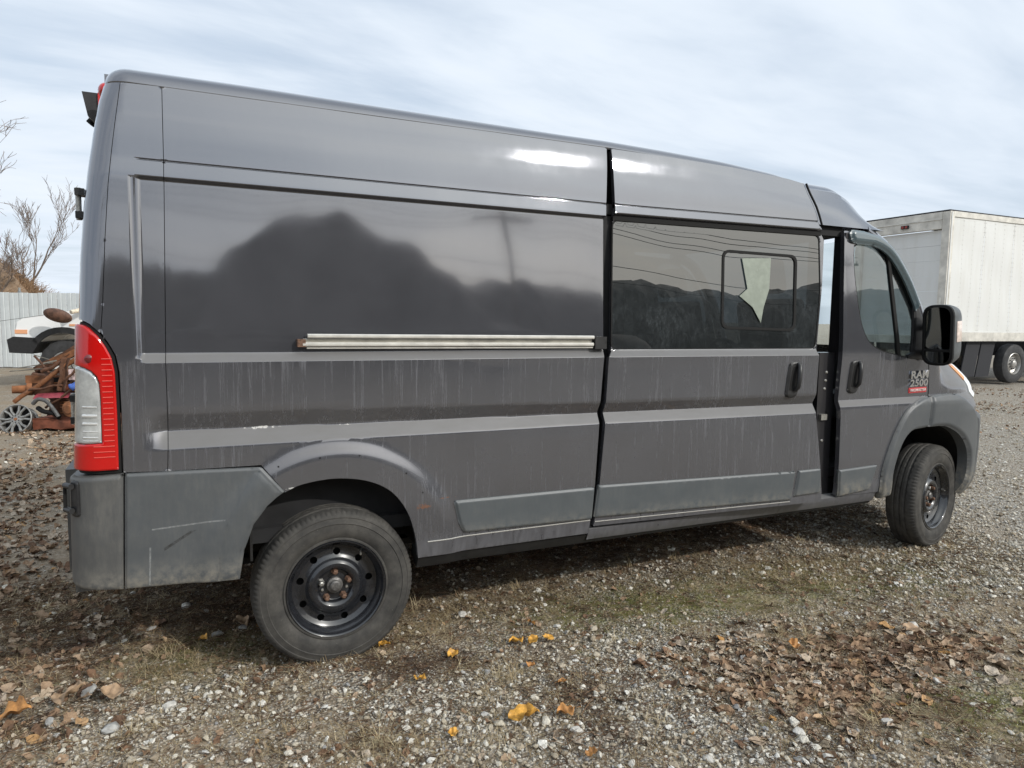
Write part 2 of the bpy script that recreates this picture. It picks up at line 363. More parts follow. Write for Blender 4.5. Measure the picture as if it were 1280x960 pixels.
def inpoly(px, py, poly):
    c = np.zeros(len(px), bool); n = len(poly)
    for i in range(n):
        x1, y1 = poly[i]; x2, y2 = poly[(i+1) % n]
        k = (y1 > py) != (y2 > py)
        with np.errstate(divide='ignore', invalid='ignore'): c ^= k & (px < (x2-x1)*(py-y1)/(y2-y1+1e-15)+x1)
    return c
def dpoly(P, polys):
    d = np.full(len(P), 9.)
    for poly in polys:
        for i in range(len(poly)):
            a = np.array(poly[i]); b = np.array(poly[(i+1) % len(poly)]); ab = b-a
            t = np.clip(((P-a)@ab)/(ab@ab+1e-12), 0, 1); d = np.minimum(d, np.hypot(*(P-a-t[:, None]*ab).T))
    return d
def densify(poly, step, zl):
    out = []
    for i in range(len(poly)):
        a = np.array(poly[i], float); b = np.array(poly[(i+1) % len(poly)], float); L = np.hypot(*(b-a))
        ts = set(np.linspace(0, 1, max(1, int(math.ceil(L/step)))+1)[:-1].tolist())
        if abs(b[1]-a[1]) > .3*abs(b[0]-a[0]):
            for z in zl:
                if min(a[1], b[1]) < z < max(a[1], b[1]):
                    tt = (z-a[1])/(b[1]-a[1])
                    if all(abs(tt-q)*L > .002 for q in ts) and (1-tt)*L > .002: ts.add(float(tt))
        for tt in sorted(ts): out.append(tuple(a+(b-a)*tt))
    return out
def rounded(poly, r, n=4):
    """round the corners of a polygon"""
    out = []; N = len(poly)
    for i in range(N):
        p = np.array(poly[i], float); a = np.array(poly[i-1], float)-p; b = np.array(poly[(i+1) % N], float)-p
        la, lb = np.hypot(*a), np.hypot(*b); rr = min(r, la*.45, lb*.45); A = p+a/la*rr; B = p+b/lb*rr
        for t in np.linspace(0, 1, n+1): out.append(tuple((1-t)**2*A+2*t*(1-t)*p+t*t*B))
    return out
def smoothpoly(pts, n=6, closed=False):
    """Catmull-Rom through points"""
    P = [np.array(p, float) for p in pts]; out = []
    N = len(P)
    for i in range(N if closed else N-1):
        p0 = P[(i-1) % N] if closed or i > 0 else 2*P[0]-P[1]; p1 = P[i]; p2 = P[(i+1) % N]
        p3 = P[(i+2) % N] if closed or i+2 < N else 2*P[-1]-P[-2]
        for t in np.linspace(0, 1, n, endpoint=False):
            out.append(tuple(.5*((2*p1)+(p2-p0)*t+(2*p0-5*p1+4*p2-p3)*t*t+(3*p1-p0-3*p2+p3)*t**3)))
    if not closed: out.append(tuple(P[-1]))
    return out

def panel(name, outline, S, m, parent, holes=(), off=0., thick=.025, puff=None, step=.03, ledge=None, hole_thick=None, mirror=False, zl=ZL, edge_m=None, roll=.0022, extra=None):
    """sheet metal: the outline (and holes) cut out of the surface S, lifted by off, edges turned inwards by thick.
    puff=(height, width): extra lift that grows inwards from the edge; roll: the edge itself is rolled back a little"""
    polys = [densify(outline, step*.6, zl)]+[densify(h, step*.6, zl) for h in holes]
    B = np.array([q for p in polys for q in p]); lo = B.min(0); hi = B.max(0)
    xs = np.arange(lo[0]+step*.5, hi[0], step); zs = np.array([z for z in zl if lo[1] < z < hi[1]])
    if len(zs) < 3: zs = np.linspace(lo[1], hi[1], 6)[1:-1]
    G = np.stack(np.meshgrid(xs, zs), -1).reshape(-1, 2); G = G[inpoly(G[:, 0], G[:, 1], polys[0])]
    for h in polys[1:]: G = G[~inpoly(G[:, 0], G[:, 1], h)]
    if isinstance(extra, tuple): G = np.array([(r*math.cos(a), r*math.sin(a)) for r in extra for a in np.arange(0, 2*math.pi, .0655)]); G = G[inpoly(G[:, 0], G[:, 1], polys[0])]; G = G[~np.any([inpoly(G[:, 0], G[:, 1], h) for h in polys[1:]], axis=0)]; G = G[dpoly(G, polys[1:]) > .003]
    elif extra is not None:
        q = extra[inpoly(extra[:, 0], extra[:, 1], polys[0])]; G = G[~((np.hypot(G[:, 0], G[:, 1]-.42) > .50) & (np.hypot(G[:, 0], G[:, 1]-.42) < .59) & (G[:, 1] > .42))]; G = np.vstack([G, q])
    if len(G) and not isinstance(extra, tuple): G = G[dpoly(G, polys) > .005]
    if puff or roll:                                # extra rings just inside the edge so that the turned edge is round
        ws = [puff[1]*.35, puff[1]*.7, puff[1]] if puff else [.006]
        for w in ws:
            for k, p in enumerate(polys):
                p = np.array(p); tg = np.roll(p, -1, 0)-np.roll(p, 1, 0); nn = np.stack([-tg[:, 1], tg[:, 0]], 1); nn /= np.hypot(*nn.T)[:, None]+1e-9
                for sgn in (1, -1):
                    q = p+nn*w*sgn; ok = inpoly(q[:, 0], q[:, 1], polys[0])
                    for h in polys[1:]: ok &= ~inpoly(q[:, 0], q[:, 1], h)
                    q = q[ok]
                    if len(q): q = q[dpoly(q, polys) > w*.85]
                    if len(q): G = np.vstack([G, q])
    V2 = [Vector(q) for q in np.vstack([B, G])]; E = []; s = 0; E2 = []
    for p in polys: E += [(s+i, s+(i+1) % len(p)) for i in range(len(p))]; s += len(p)
    ov, oe, of, iv, ie, jf = delaunay_2d_cdt(V2, E, [], 0, 1e-6)
    V = np.array([tuple(v) for v in ov]); F = np.array([f for f in of if len(f) == 3]); c = V[F].mean(1)
    keep = inpoly(c[:, 0], c[:, 1], polys[0])
    for h in polys[1:]: keep &= ~inpoly(c[:, 0], c[:, 1], h)
    F = F[keep]; used = np.unique(F); mp = -np.ones(len(V), int); mp[used] = np.arange(len(used)); V = V[used]; F = mp[F]
    def pos(Q):
        P = S(Q[:, 0], Q[:, 1]); e = 1e-4
        n = np.cross(S(Q[:, 0]+e, Q[:, 1])-P, S(Q[:, 0], Q[:, 1]+e)-P); n /= np.linalg.norm(n, axis=1)[:, None]+1e-12   # points outwards (-y)
        h = np.full(len(Q), float(off)); dd = dpoly(Q, polys) if (puff or roll) else None
        if puff: w = np.clip(dd/puff[1], 0, 1); h = h+puff[0]*np.sqrt(1-(1-w)**2)
        if roll: w = np.clip(dd/.006, 0, 1); h = h-roll*(1-np.sqrt(1-(1-w)**2))
        return P+n*h[:, None], n
    e = 5e-4
    P0, N0 = pos(V); Px, _ = pos(V+[e, 0]); Pz, _ = pos(V+[0, e]); Pxm, _ = pos(V-[e, 0]); Pzm, _ = pos(V-[0, e])
    N = np.cross(Px-Pxm, Pz-Pzm); N /= np.linalg.norm(N, axis=1)[:, None]+1e-12
    tri = P0[F]; fn = np.cross(tri[:, 1]-tri[:, 0], tri[:, 2]-tri[:, 0]); flip = (fn*N[F].mean(1)).sum(1) < 0
    F[flip] = F[flip][:, ::-1]
    verts = [P0]; norms = [N]; faces = F.tolist(); base_i = len(P0)
    if thick:
        for k, p in enumerate(polys):
            p = np.array(p); tk = thick if k == 0 or hole_thick is None else hole_thick
            A, nA = pos(p); inn = A-nA*tk; n = len(p)
            ar = .5*np.sum(p[:, 0]*np.roll(p[:, 1], -1)-np.roll(p[:, 0], -1)*p[:, 1]); sg = 1 if (ar > 0) == (k == 0) else -1
            tg = np.roll(A, -1, 0)-np.roll(A, 1, 0); on = np.cross(tg, nA)*sg; on /= np.linalg.norm(on, axis=1)[:, None]+1e-12
            verts += [A, inn]; norms += [on, on]
            for i in range(n):
                j = (i+1) % n; a, b, c_, d = base_i+i, base_i+j, base_i+n+j, base_i+n+i
                q = (a, b, c_, d); fnv = np.cross(A[j]-A[i], inn[i]-A[i])
                faces.append(q if fnv@on[i] > 0 else q[::-1])
            base_i += 2*n
    verts = np.vstack(verts); norms = np.vstack(norms)
    if mirror:
        verts = verts*[1, -1, 1]+[0, 2.05, 0]; norms = norms*[1, -1, 1]; faces = [f[::-1] for f in faces]
    o = mobj(name, verts, faces, m, parent, True, None, norms)
    return o

van = empty('cargo_van', (0, 0, 0), 0, 'dark grey high-roof cargo van standing on the gravel with its sliding door not quite shut', 'van')

def spts(S, L, off=0.):
    L = np.array(L, float); P = S(L[:, 0], L[:, 1]); e = 1e-4
    n = np.cross(S(L[:, 0]+e, L[:, 1])-P, S(L[:, 0], L[:, 1]+e)-P); n /= np.linalg.norm(n, axis=1)[:, None]
    return [tuple(q) for q in P+n*off]

# --- right side sheet metal
SEAM = [(-.760, 2.378), (-.768, 2.307), (-.780, 2.215), (-.793, 2.110), (-.806, 1.990), (-.822, 1.786), (-.836, 1.552), (-.8445, 1.452)]
LAMP = [(-.930, 1.487), (-.905, 1.483), (-.882, 1.473), (-.847, 1.441), (-.823, 1.403), (-.804, 1.362), (-.795, 1.303), (-.793, 1.138), (-.795, .924), (-.930, .926), (-.985, .926), (-.985, 1.487)]
SE = -1.02   # where the side ends, round on the rear face
panel('rear_pillar', [(SE, 2.378)]+[(a-.0012, b) for a, b in SEAM]+[(-.8475, 1.4475), (-.882, 1.479), (-.905, 1.489), (-.930, 1.493), (SE, 1.493)], Sb, paint, van, step=.02)
XS = [(-.620, 2.382), (-.621, 2.095), (-.622, 2.027), (-.634, 1.393), (-.635, 1.35), (-.634, 1.12), (-.636, 1.007), (-.640, .918)]
panel('quarter_panel', [(a+.0012, b) for a, b in SEAM]+[(-.841, 1.444), (-.8185, 1.405), (-.799, 1.364), (-.789, 1.303), (-.787, 1.138), (-.788, .925)]+[(a-.0012, b) for a, b in XS[::-1]], Sb, paint, van, step=.022)
BODY_R = [(1.378, 2.382), (1.352, 2.098), (1.344, 2.02), (1.334, 1.362), (1.326, 1.334), (1.304, 1.0), (1.285, .70), (1.266, .512), (1.262, .437)]
OPEN = smoothpoly([(-.211, .799), (-.138, .826), (-.008, .838), (.127, .816), (.232, .760), (.304, .664), (.342, .550), (.360, .437)], 6)
panel('body_side', [(a+.0012, b) for a, b in XS]+[(-.30, .915), (-.213, .803)]+OPEN+BODY_R[::-1], Sb, paint, van, step=.025, extra=np.array([(r*math.cos(a), .42+r*math.sin(a)) for r in np.arange(.503, .59, .008) for a in np.arange(.0, math.pi, .028)]))
# pale lip under the lower trim, and the sill
tube('sill_seam', spts(Sb, [(x, .512-.002*(x-.5)) for x in np.linspace(.40, 1.262, 24)], .001), .0026, mat('pale_sealer', (.42, .41, .38), .6), van, 5)
panel('sill', [(1.266, .395), (3.40, .385), (3.40, .448), (1.266, .457)], Sb, paint, van, off=-.004, step=.06, thick=.06)
panel('sill_underlip', [(.365, .37), (3.40, .36), (3.40, .384), (.365, .436)], Sb, underm, van, off=-.012, step=.08, thick=.10)

# --- roof: rows along x, cross-section over the top; the rear end rolls down into the tail
def roof():
    sec = [(0, -.002), (.004, -.010), (.012, -.010), (.015, .004), (.022, .022), (.034, .040), (.055, .057), (.085, .070), (.13, .081), (.22, .094), (.40, .110), (.70, .124), (.905, .128)]
    rows = []
    for a in np.linspace(math.pi/2, 0, 9)[:-1]: rows.append((xr(2.385)+RC-RC*math.sin(a), RC*(1-math.cos(a)), max(math.cos(a), 0)**.55))
    for x in np.linspace(xr(2.385)+RC, 2.735, 58): rows.append((x, 0, 1.))
    V = []; nv = 2*len(sec)-1
    for x, dy, k in rows:
        y0 = float(base(2.385))+dy; W = 1.025-y0
        kx = float(np.interp(x, [-.3, 1.14], [1, .76])); sg = float(sag(x)); half = [(y0+a*(W/.905), sg+2.385+(h*k*kx if h > 0 else h)) for a, h in sec]
        full = half+[(2.05-y, z) for y, z in half[:-1][::-1]]
        V += [(x, y, z+(.004*math.sin(9*x)*math.sin(5*y) if .3 < y < 1.75 else 0)) for y, z in full]
    F = [(i*nv+j, (i+1)*nv+j, (i+1)*nv+j+1, i*nv+j+1) for i in range(len(rows)-1) for j in range(nv-1)]
    return mobj('roof', V, F, paint, van, True, 40)
roof()

# --- sliding door: stands proud and slightly askew
DR = [(1.402, 2.378), (1.400, 2.098), (1.398, 2.02), (1.378, 1.362), (1.352, 1.334), (1.338, 1.0), (1.312, .694), (1.287, .475)]
DF = [(2.800, .470), (2.800, .53), (2.776, .675), (2.735, .92), (2.722, .983), (2.722, 1.06), (2.729, 1.352), (2.775, 1.72), (2.792, 1.996), (2.736, 2.075), (2.681, 2.288), (2.66, 2.378)]
WIN = rounded([(1.392, 2.020), (2.758, 2.020), (2.765, 1.70), (2.726, 1.372), (1.376, 1.372)], .035, 4)
door = empty('sliding_door', (0, 0, 0)); door.parent = van
panel('door_skin', DR+DF, Sd, paint, door, holes=[WIN], step=.025, thick=.03, hole_thick=.006)
def inset(poly, d):
    c = np.mean(poly, 0); return [tuple(np.array(p)-(np.array(p)-c)/np.hypot(*(np.array(p)-c))*d) for p in poly]
VENT = rounded([(2.072, 1.908), (2.592, 1.900), (2.575, 1.470), (2.058, 1.480)], .05, 5)
VENT_IN = rounded([(2.086, 1.894), (2.574, 1.886), (2.559, 1.485), (2.073, 1.494)], .04, 5)
wg = panel('window_glass', inset(WIN, .003), Sd, privacy, door, holes=[VENT], off=-.004, thick=.004, step=.06, roll=0)
panel('vent_frame', VENT, Sd, rubber, door, holes=[VENT_IN], off=.002, thick=.012, step=.02)
panel('vent_pane', inset(VENT_IN, .001), Sd, privacy, door, off=-.006, thick=.004, step=.06, roll=0)
panel('window_seal', WIN, Sd, rubber, door, holes=[inset(WIN, .007)], off=-.001, thick=.012, step=.03, roll=0)
panel('header_shade_strip', [(1.394, 2.0175), (2.762, 2.0175), (2.762, 2.041), (1.394, 2.041)], lambda s, z: np.stack([np.asarray(s, float), base(np.asarray(z, float)*0+2.03)+.026+doff(np.asarray(s, float)), np.asarray(z, float)], -1), rubber, door, off=.009, thick=.02, step=.04)  # black strip added over the crease as the overhang's dark shade line
panel('door_trim', rounded([(1.300, .689), (2.580, .672), (2.562, .503), (1.282, .522)], .008, 2), Sd, trimm, door, off=.002, thick=.012, puff=(.012, .014), step=.04)
panel('door_trim', rounded([(2.604, .673), (2.768, .676), (2.782, .527), (2.584, .520)], .008, 2), Sd, trimm, door, off=.002, thick=.012, puff=(.012, .014), step=.03)
tube('door_sealer', spts(Sd, [(x, .500-.006*(x-1.3)) for x in np.linspace(1.292, 2.56, 24)], .001), .0024, MATS['pale_sealer'], door, 5)
# inner frame of the door: dark edge all along the front
bm = bmesh.new()
for (a, b), (c, d) in zip(DF[:-1], DF[1:]):
    P = spts(Sd, [(a, b), (c, d)], -.012)
    w = .05; q = [P[0], P[1], (P[1][0]-w, P[1][1]+.055, P[1][2]), (P[0][0]-w, P[0][1]+.055, P[0][2])]
    bm.faces.new([bm.verts.new(v) for v in q])
bmobj('door_edge', bm, blackp, door)

def handle(S, cx, cz, w, h, parent, lean=0.):
    hd = panel('door_handle', rounded([(cx-w/2+lean, cz+h/2), (cx+w/2+lean, cz+h/2), (cx+w/2-lean, cz-h/2), (cx-w/2-lean, cz-h/2)], w*.42, 5), S, blackp, parent,
               off=.002, thick=.01, puff=(.012, .012), step=.02, roll=0)
    panel('handle_cup', rounded([(cx-w*.30+lean, cz+h*.36), (cx+w*.02+lean, cz+h*.36), (cx+w*.02-lean, cz-h*.30), (cx-w*.30-lean, cz-h*.30)], .02, 4), S, rubber, hd, off=.0146, thick=.004, step=.02, roll=0)
    x = cx+w*.14
    P = spts(S, [(x+lean*.8, cz+h*.45), (x+lean*.8, cz+h*.38), (x+lean*.3, cz+h*.2), (x, cz), (x-lean*.3, cz-h*.2), (x-lean*.6, cz-h*.30)])
    offs = [.012, .026, .034, .036, .034, .018]
    tube('handle_grip', [(p[0], p[1]-o_, p[2]) for p, o_ in zip(P, offs)], [.010, .013, .014, .014, .013, .010], blackp, hd, 10)
    return hd
handle(Sd, 2.541, 1.198, .085, .205, door, .012)

# --- front door
ARCH_O = smoothpoly([(3.417, .407), (3.412, .587), (3.486, .787), (3.601, .960), (3.744, 1.034), (3.840, 1.048)], 6)
ARCH_I = smoothpoly([(3.517, .424), (3.510, .579), (3.559, .730), (3.651, .828), (3.815, .850)], 6)
fdoor = empty('front_door'); fdoor.parent = van
FWIN = smoothpoly([(3.109, 1.985), (3.105, 1.88), (3.128, 1.70), (3.163, 1.54), (3.210, 1.44), (3.272, 1.384), (3.37, 1.347), (3.52, 1.318)], 5)[:-1]+[(3.52, 1.318), (3.705, 1.289), (3.712, 1.33)]+smoothpoly([(3.700, 1.50), (3.668, 1.63), (3.564, 1.822), (3.43, 1.950), (3.33, 1.995), (3.23, 2.010), (3.14, 2.008)], 5)
FD = [(3.030, 2.072), (3.018, 1.70), (3.012, 1.352), (3.010, 1.06), (3.020, .95), (3.030, .455), (3.407, .452)]+[p for p in ARCH_O if p[1] > .47]+[(3.838, 1.10), (3.827, 1.183), (3.806, 1.290), (3.775, 1.40), (3.738, 1.56), (3.70, 1.66), (3.60, 1.815), (3.44, 1.985), (3.33, 2.035), (3.22, 2.062), (3.10, 2.074)]
panel('door_skin', FD, Sf, paint, fdoor, holes=[FWIN], step=.025, thick=.03, hole_thick=.012)
panel('window_glass', inset(FWIN, .002), Sf, cabglass, fdoor, off=-.012, thick=.004, step=.06, roll=0)
panel('window_seal', FWIN, Sf, rubber, fdoor, holes=[inset(FWIN, .008)], off=-.004, thick=.012, step=.03, roll=0)
panel('window_divider', [(3.400, 1.985), (3.425, 1.975), (3.535, 1.318), (3.505, 1.322)], Sf, rubber, fdoor, off=.0, thick=.016, step=.02)
panel('mirror_sail', [(3.655, 1.655), (3.672, 1.66), (3.745, 1.52), (3.80, 1.31), (3.806, 1.285), (3.60, 1.300), (3.60, 1.325), (3.640, 1.34)], Sf, blackp, fdoor, off=.004, thick=.02, puff=(.008, .012), step=.025)
panel('wind_deflector', smoothpoly([(3.058, 2.055), (3.075, 2.008), (3.10, 1.998)], 3)+smoothpoly([(3.23, 2.000), (3.34, 1.970), (3.43, 1.915), (3.54, 1.795), (3.63, 1.655), (3.655, 1.60)], 5)[1:]+smoothpoly([(3.690, 1.645), (3.60, 1.800), (3.46, 1.965), (3.34, 2.040), (3.20, 2.072), (3.08, 2.078)], 5), Sf, visorm, fdoor, off=.012, thick=.012, puff=(.022, .03), step=.025, roll=0)
panel('door_trim', rounded([(3.022, .628), (3.360, .636), (3.306, .478), (3.034, .458)], .008, 2), Sf, trimm, fdoor, off=.002, thick=.012, puff=(.012, .014), step=.03)
handle(Sf, 3.124, 1.195, .088, .205, fdoor, .008)
panel('arch_trim', ARCH_O+ARCH_I[::-1], Sf, cladm, fdoor, off=.004, thick=.05, puff=(.022, .025), step=.025)
def badge():
    pl = empty('model_badge'); pl.parent = fdoor
    def txt(s, name, w, h, x, z, m, off):
        cu = bpy.data.curves.new('t', 'FONT'); cu.body = s; cu.extrude = .0035; cu.offset = off; cu.space_character = 1.05
        to = bpy.data.objects.new('t', cu); C.objects.link(to); dg = bpy.context.evaluated_depsgraph_get()
        me = bpy.data.meshes.new_from_object(to.evaluated_get(dg)); bpy.data.objects.remove(to)
        V = np.array([v.co[:] for v in me.vertices]); a = V.min(0); b = V.max(0)
        for v, q in zip(me.vertices, V):
            sx = x+(q[0]-a[0])/(b[0]-a[0])*w; sz = z+(q[1]-a[1])/(b[1]-a[1])*h+.004*(sx-x)/w
            P = Sf(sx, sz); v.co = (P[0], P[1]-.003-(q[2]+.0035), P[2])
        me.name = name; me.materials.clear(); me.materials.append(m); o = link(bpy.data.objects.new(name, me), pl); return o
    txt('RAM', 'badge_letters', .168, .050, 3.642, 1.170, chrome, .035)
    txt('2500', 'badge_numbers', .172, .046, 3.640, 1.118, chrome, .03)
    panel('badge_plate', rounded([(3.640, 1.110), (3.812, 1.114), (3.815, 1.080), (3.643, 1.076)], .004, 2), Sf, mat('badge_red', (.55, .045, .05), .35), pl, off=.003, thick=.004, step=.03, roll=0)
    txt('PROMASTER', 'badge_letters', .150, .018, 3.652, 1.085, mat('badge_white', (.75, .6, .58), .4), .01)
badge()

# --- nose: wing, arch, lamp, bumper
nose = panel('wing', [(3.812, 1.300), (3.833, 1.185), (3.846, 1.10), (3.850, 1.046)]+smoothpoly([(3.975, 1.056), (4.104, 1.050), (4.257, .985), (4.40, .91), (4.6, .90)], 5)[1:]+[(5.40, .90), (5.40, 1.12), (4.75, 1.20), (4.50, 1.26), (4.15, 1.325), (3.90, 1.325)], Sn, paint, van, step=.03)
NA_O = smoothpoly([(3.846, 1.050), (3.975, 1.064), (4.104, 1.058), (4.257, .994), (4.40, .890), (4.445, .75), (4.435, .52), (4.40, .335)], 6)
NA_I = smoothpoly([(3.823, .850), (3.95, .850), (4.040, .836), (4.175, .771), (4.295, .649), (4.325, .505), (4.300, .345)], 6)
panel('arch_trim', NA_O+NA_I[::-1], Sn, cladm, van, off=.006, thick=.06, puff=(.024, .03), step=.025)
panel('front_bumper', [(4.42, .34), (4.46, .55), (4.46, .75), (4.42, .885), (4.6, .90), (5.42, .90), (5.42, .30), (4.5, .30)], Sn, cladm, van, off=.012, thick=.05, puff=(.02, .05), step=.04)
panel('headlamp', [(4.40, 1.235), (4.50, 1.245), (4.62, 1.18), (4.60, 1.06), (4.47, 1.01), (4.43, 1.05), (4.42, 1.14)], Sn, mat('lamp_lens', (.72, .74, .74), .12, 0, 1.), van, off=.008, thick=.02, puff=(.016, .03), step=.025)
panel('turn_lamp', [(4.355, 1.225), (4.398, 1.240), (4.418, 1.14), (4.405, 1.13)], Sn, mat('amber_lens', (.75, .33, .12), .2, 0, 1.), van, off=.008, thick=.02, puff=(.010, .015), step=.02)

# bonnet, windscreen, A pillars, cab roof cap
def sheet(name, rows, m, parent, ang=40):
    V = [q for r in rows for q in r]; n = len(rows[0])
    F = [(i*n+j, (i+1)*n+j, (i+1)*n+j+1, i*n+j+1) for i in range(len(rows)-1) for j in range(n-1)]
    bm = bmesh.new(); vs = [bm.verts.new(v) for v in V]
    for f in F: bm.faces.new([vs[i] for i in f])
    bmesh.ops.recalc_face_normals(bm, faces=bm.faces)
    return bmobj(name, bm, m, parent, ang=ang)
def spread(y0, n=15): return [y0+(2.05-2*y0)*(.5-.5*math.cos(math.pi*i/(n-1))) for i in range(n)]
rows = []
for k in range(8):
    u = k/7; x = 4.02+.80*u; z = 1.33-.30*u**1.6; y0 = .17+.22*u
    rows.append([(x-.10*abs((y-1.025)/.9)**2.2*u-.12*abs((y-1.025)/.9)**3, y, z+.02*(1-((y-1.025)/.9)**2)) for y in spread(y0)])
sheet('bonnet', rows, paint, van)
rows = []
for k in range(10):
    u = k/9; x = 3.36+.70*u; z = 2.07-.78*u-.05*math.sin(math.pi*u)*-1; y0 = .20-.09*u
    rows.append([(x+.16*(1-abs((y-1.025)/.85)**2.4), y, z) for y in spread(y0)])
sheet('windscreen', rows, glass_mat('windscreen_glass', (.88, .93, .92), .96, .004, 1.5), van)
for sgn in (1, -1):
    pts = [(3.235, .096, 2.085), (3.345, .106, 2.045), (3.46, .107, 1.985), (3.60, .095, 1.832), (3.715, .078, 1.665), (3.765, .070, 1.56), (3.83, .062, 1.40), (3.90, .058, 1.285)]
    if sgn < 0: pts = [(a, 2.05-b, c) for a, b, c in pts]
    tube('windscreen_pillar', [tuple(q) for q in np.array(smoothpoly(pts, 4))], .042, paint, van, 12)
ROOF_SEC = [(0, 0), (.015, .004), (.022, .022), (.034, .040), (.055, .057), (.085, .070), (.13, .081), (.22, .094), (.40, .110), (.70, .124), (.905, .128)]
def cap():
    # the body's own cross-section at the seam, carried forward while it sinks and rounds off towards the windscreen
    zb = 2.094; yb = float(base(zb)); prof0 = [(float(base(z))-yb, z-zb+float(sag(2.75)*sst(2.12, 2.385, z))) for z in np.linspace(zb, 2.385, 9)]
    y1 = float(base(2.385))-yb; t0 = 2.385-zb+float(sag(2.75)); prof0 += [(y1+a*(1.025-yb-y1)/.905, t0+h*.76) for a, h in ROOF_SEC[1:]]
    rows = []
    for k in range(31):
        u = k/30; H = 1-.985*max(0, (u-.4)/.6)**2.; row = []
        for a, h in prof0:
            v = a/(1.025-yb); sh = h/t0
            row.append((2.72+u*(.68+.22*(1-(1-v)**2)-.05*min(sh, 1.2)), yb+a+u*.05*sh-.002, zb+h*H))
        rows.append(row)
    for f in (lambda p: p, lambda p: (p[0], 2.05-p[1], p[2])): sheet('cab_roof', [[f(p) for p in r] for r in rows], paint, van, 50)
    pts = [(a+.012, b) for a, b in DF if b > 2.07]
    tube('gap_shade_strip', [tuple(q) for q in np.array(spts(Sd, [tuple(q) for q in smoothpoly(pts, 4)], .004))], .006, rubber, van, 8)  # black strip added to stand in for the shaded gap along the door edge
cap()

# --- tail: lamp, bumper, cladding
redm = mat('red_lens', (.47, .004, .003), .12, 0, .45)
lamp = panel('tail_lamp', LAMP, Sb, rubber, van, off=-.004, thick=.02, step=.02)
LIN = [(-.93, 1.478), (-.905, 1.474), (-.886, 1.465), (-.855, 1.436), (-.832, 1.399), (-.814, 1.358), (-.804, 1.302), (-.802, 1.138), (-.803, .938), (-.93, .938), (-.985, .938), (-.985, 1.478)]
WHT = [(-.985, 1.322), (-.93, 1.320), (-.905, 1.316), (-.880, 1.304), (-.864, 1.285), (-.8565, 1.262), (-.854, 1.20), (-.855, 1.042), (-.916, 1.038), (-.985, 1.038)]
panel('red_lens', LIN, Sb, redm, lamp, holes=[WHT[:]], off=.006, thick=.014, puff=(.012, .02), step=.02) if False else None
RED = LIN[:-2]+[(-.985, .938), (-.985, 1.036)]+[(-.916, 1.036), (-.853, 1.040), (-.852, 1.20), (-.8545, 1.263), (-.862, 1.287), (-.879, 1.307), (-.905, 1.3185), (-.93, 1.3225), (-.985, 1.3245), (-.985, 1.478)]
panel('red_lens', RED, Sb, redm, lamp, off=.006, thick=.012, puff=(.006, .008), step=.02)
panel('clear_lens', WHT, Sb, mat('clear_lens', (.50, .52, .52), .10, .3, 1., noise=(14, .35)), lamp, off=.004, thick=.010, puff=(.006, .008), step=.02)
ribm = mat('lens_rib', (.68, .10, .08), .2, 0, .5)
for i in range(19):
    zc = 1.352-.0202*i
    if zc < .955: break
    x0, x1 = (-.845, -.812) if zc > 1.045 else (-.878, -.812)
    tube('lens_rib', spts(Sb, [(x, zc) for x in np.linspace(x0, x1, 5)], .0125), .0017, ribm, lamp, 5)
for zc, h in ((1.175, .006), (1.142, .012), (1.113, .010), (1.085, .004), (1.062, .006), (1.05, .004)):
    tube('reflector_band', spts(Sb, [(x, zc) for x in np.linspace(-.912, -.864, 5)], .0095), h*.5, mat('lamp_reflector', (.85, .86, .86), .15, .6), lamp, 6)
bm = bmesh.new(); add_lathe(bm, [(.0, -.004), (.012, -.003), (.016, 0)], 14, Matrix.Translation(spts(Sb, [(-.880, 1.352)], .0115)[0])); bmobj('lens_circle', bm, mat('dark_red', (.12, .004, .006), .3, 0, 1.), lamp)  # dark red inner circle on the lens

CLAD = [(-.784, .921), (-.527, .915), (-.300, .908), (-.213, .803), (-.246, .781), (-.282, .750), (-.335, .680), (-.373, .577), (-.392, .456), (-.481, .459), (-.799, .475)]
panel('rear_cladding', CLAD, Sb, cladm, van, off=.006, thick=.05, puff=(.010, .014), step=.025)
panel('cladding_flare', [(-.330, .892), (-.306, .896), (-.225, .803), (-.258, .778), (-.294, .745), (-.347, .676), (-.384, .577), (-.402, .462), (-.476, .465), (-.470, .56), (-.438, .69), (-.385, .80)], Sb, cladm, van, off=.016, thick=.012, puff=(.007, .03), step=.02)
BUMP = [(-.7885, .922), (-.803, .478), (-.99, .498), (SE-.12, .498), (SE-.12, .905), (-.99, .915)]
panel('rear_bumper', BUMP, Sb, bumpm, van, off=.012, thick=.06, puff=(.014, .02), step=.02)
bm = bmesh.new(); add_box(bm, (-1.01, .26, .49), (-.93, 1.79, .90)); bmobj('bumper_beam', bm, bumpm, van, bev=.02)
box('bumper_lip', (-.965, .05, .468), (-.45, .12, .492), bumpm, van, .006)
mt = panel('tow_socket', rounded([(-.955, .905), (-.918, .905), (-.918, .768), (-.955, .768)], .015, 3), Sb, blackp, van, off=.024, thick=.02, puff=(.01, .008), step=.02)
for zc in (.885, .795):
    tube('socket_knuckle', spts(Sb, [(-.962, zc), (-.932, zc)], .045), .011, blackp, mt, 8)
tube('socket_pin', spts(Sb, [(-.960, .885), (-.960, .795)], .047), .006, rubber, mt, 6)
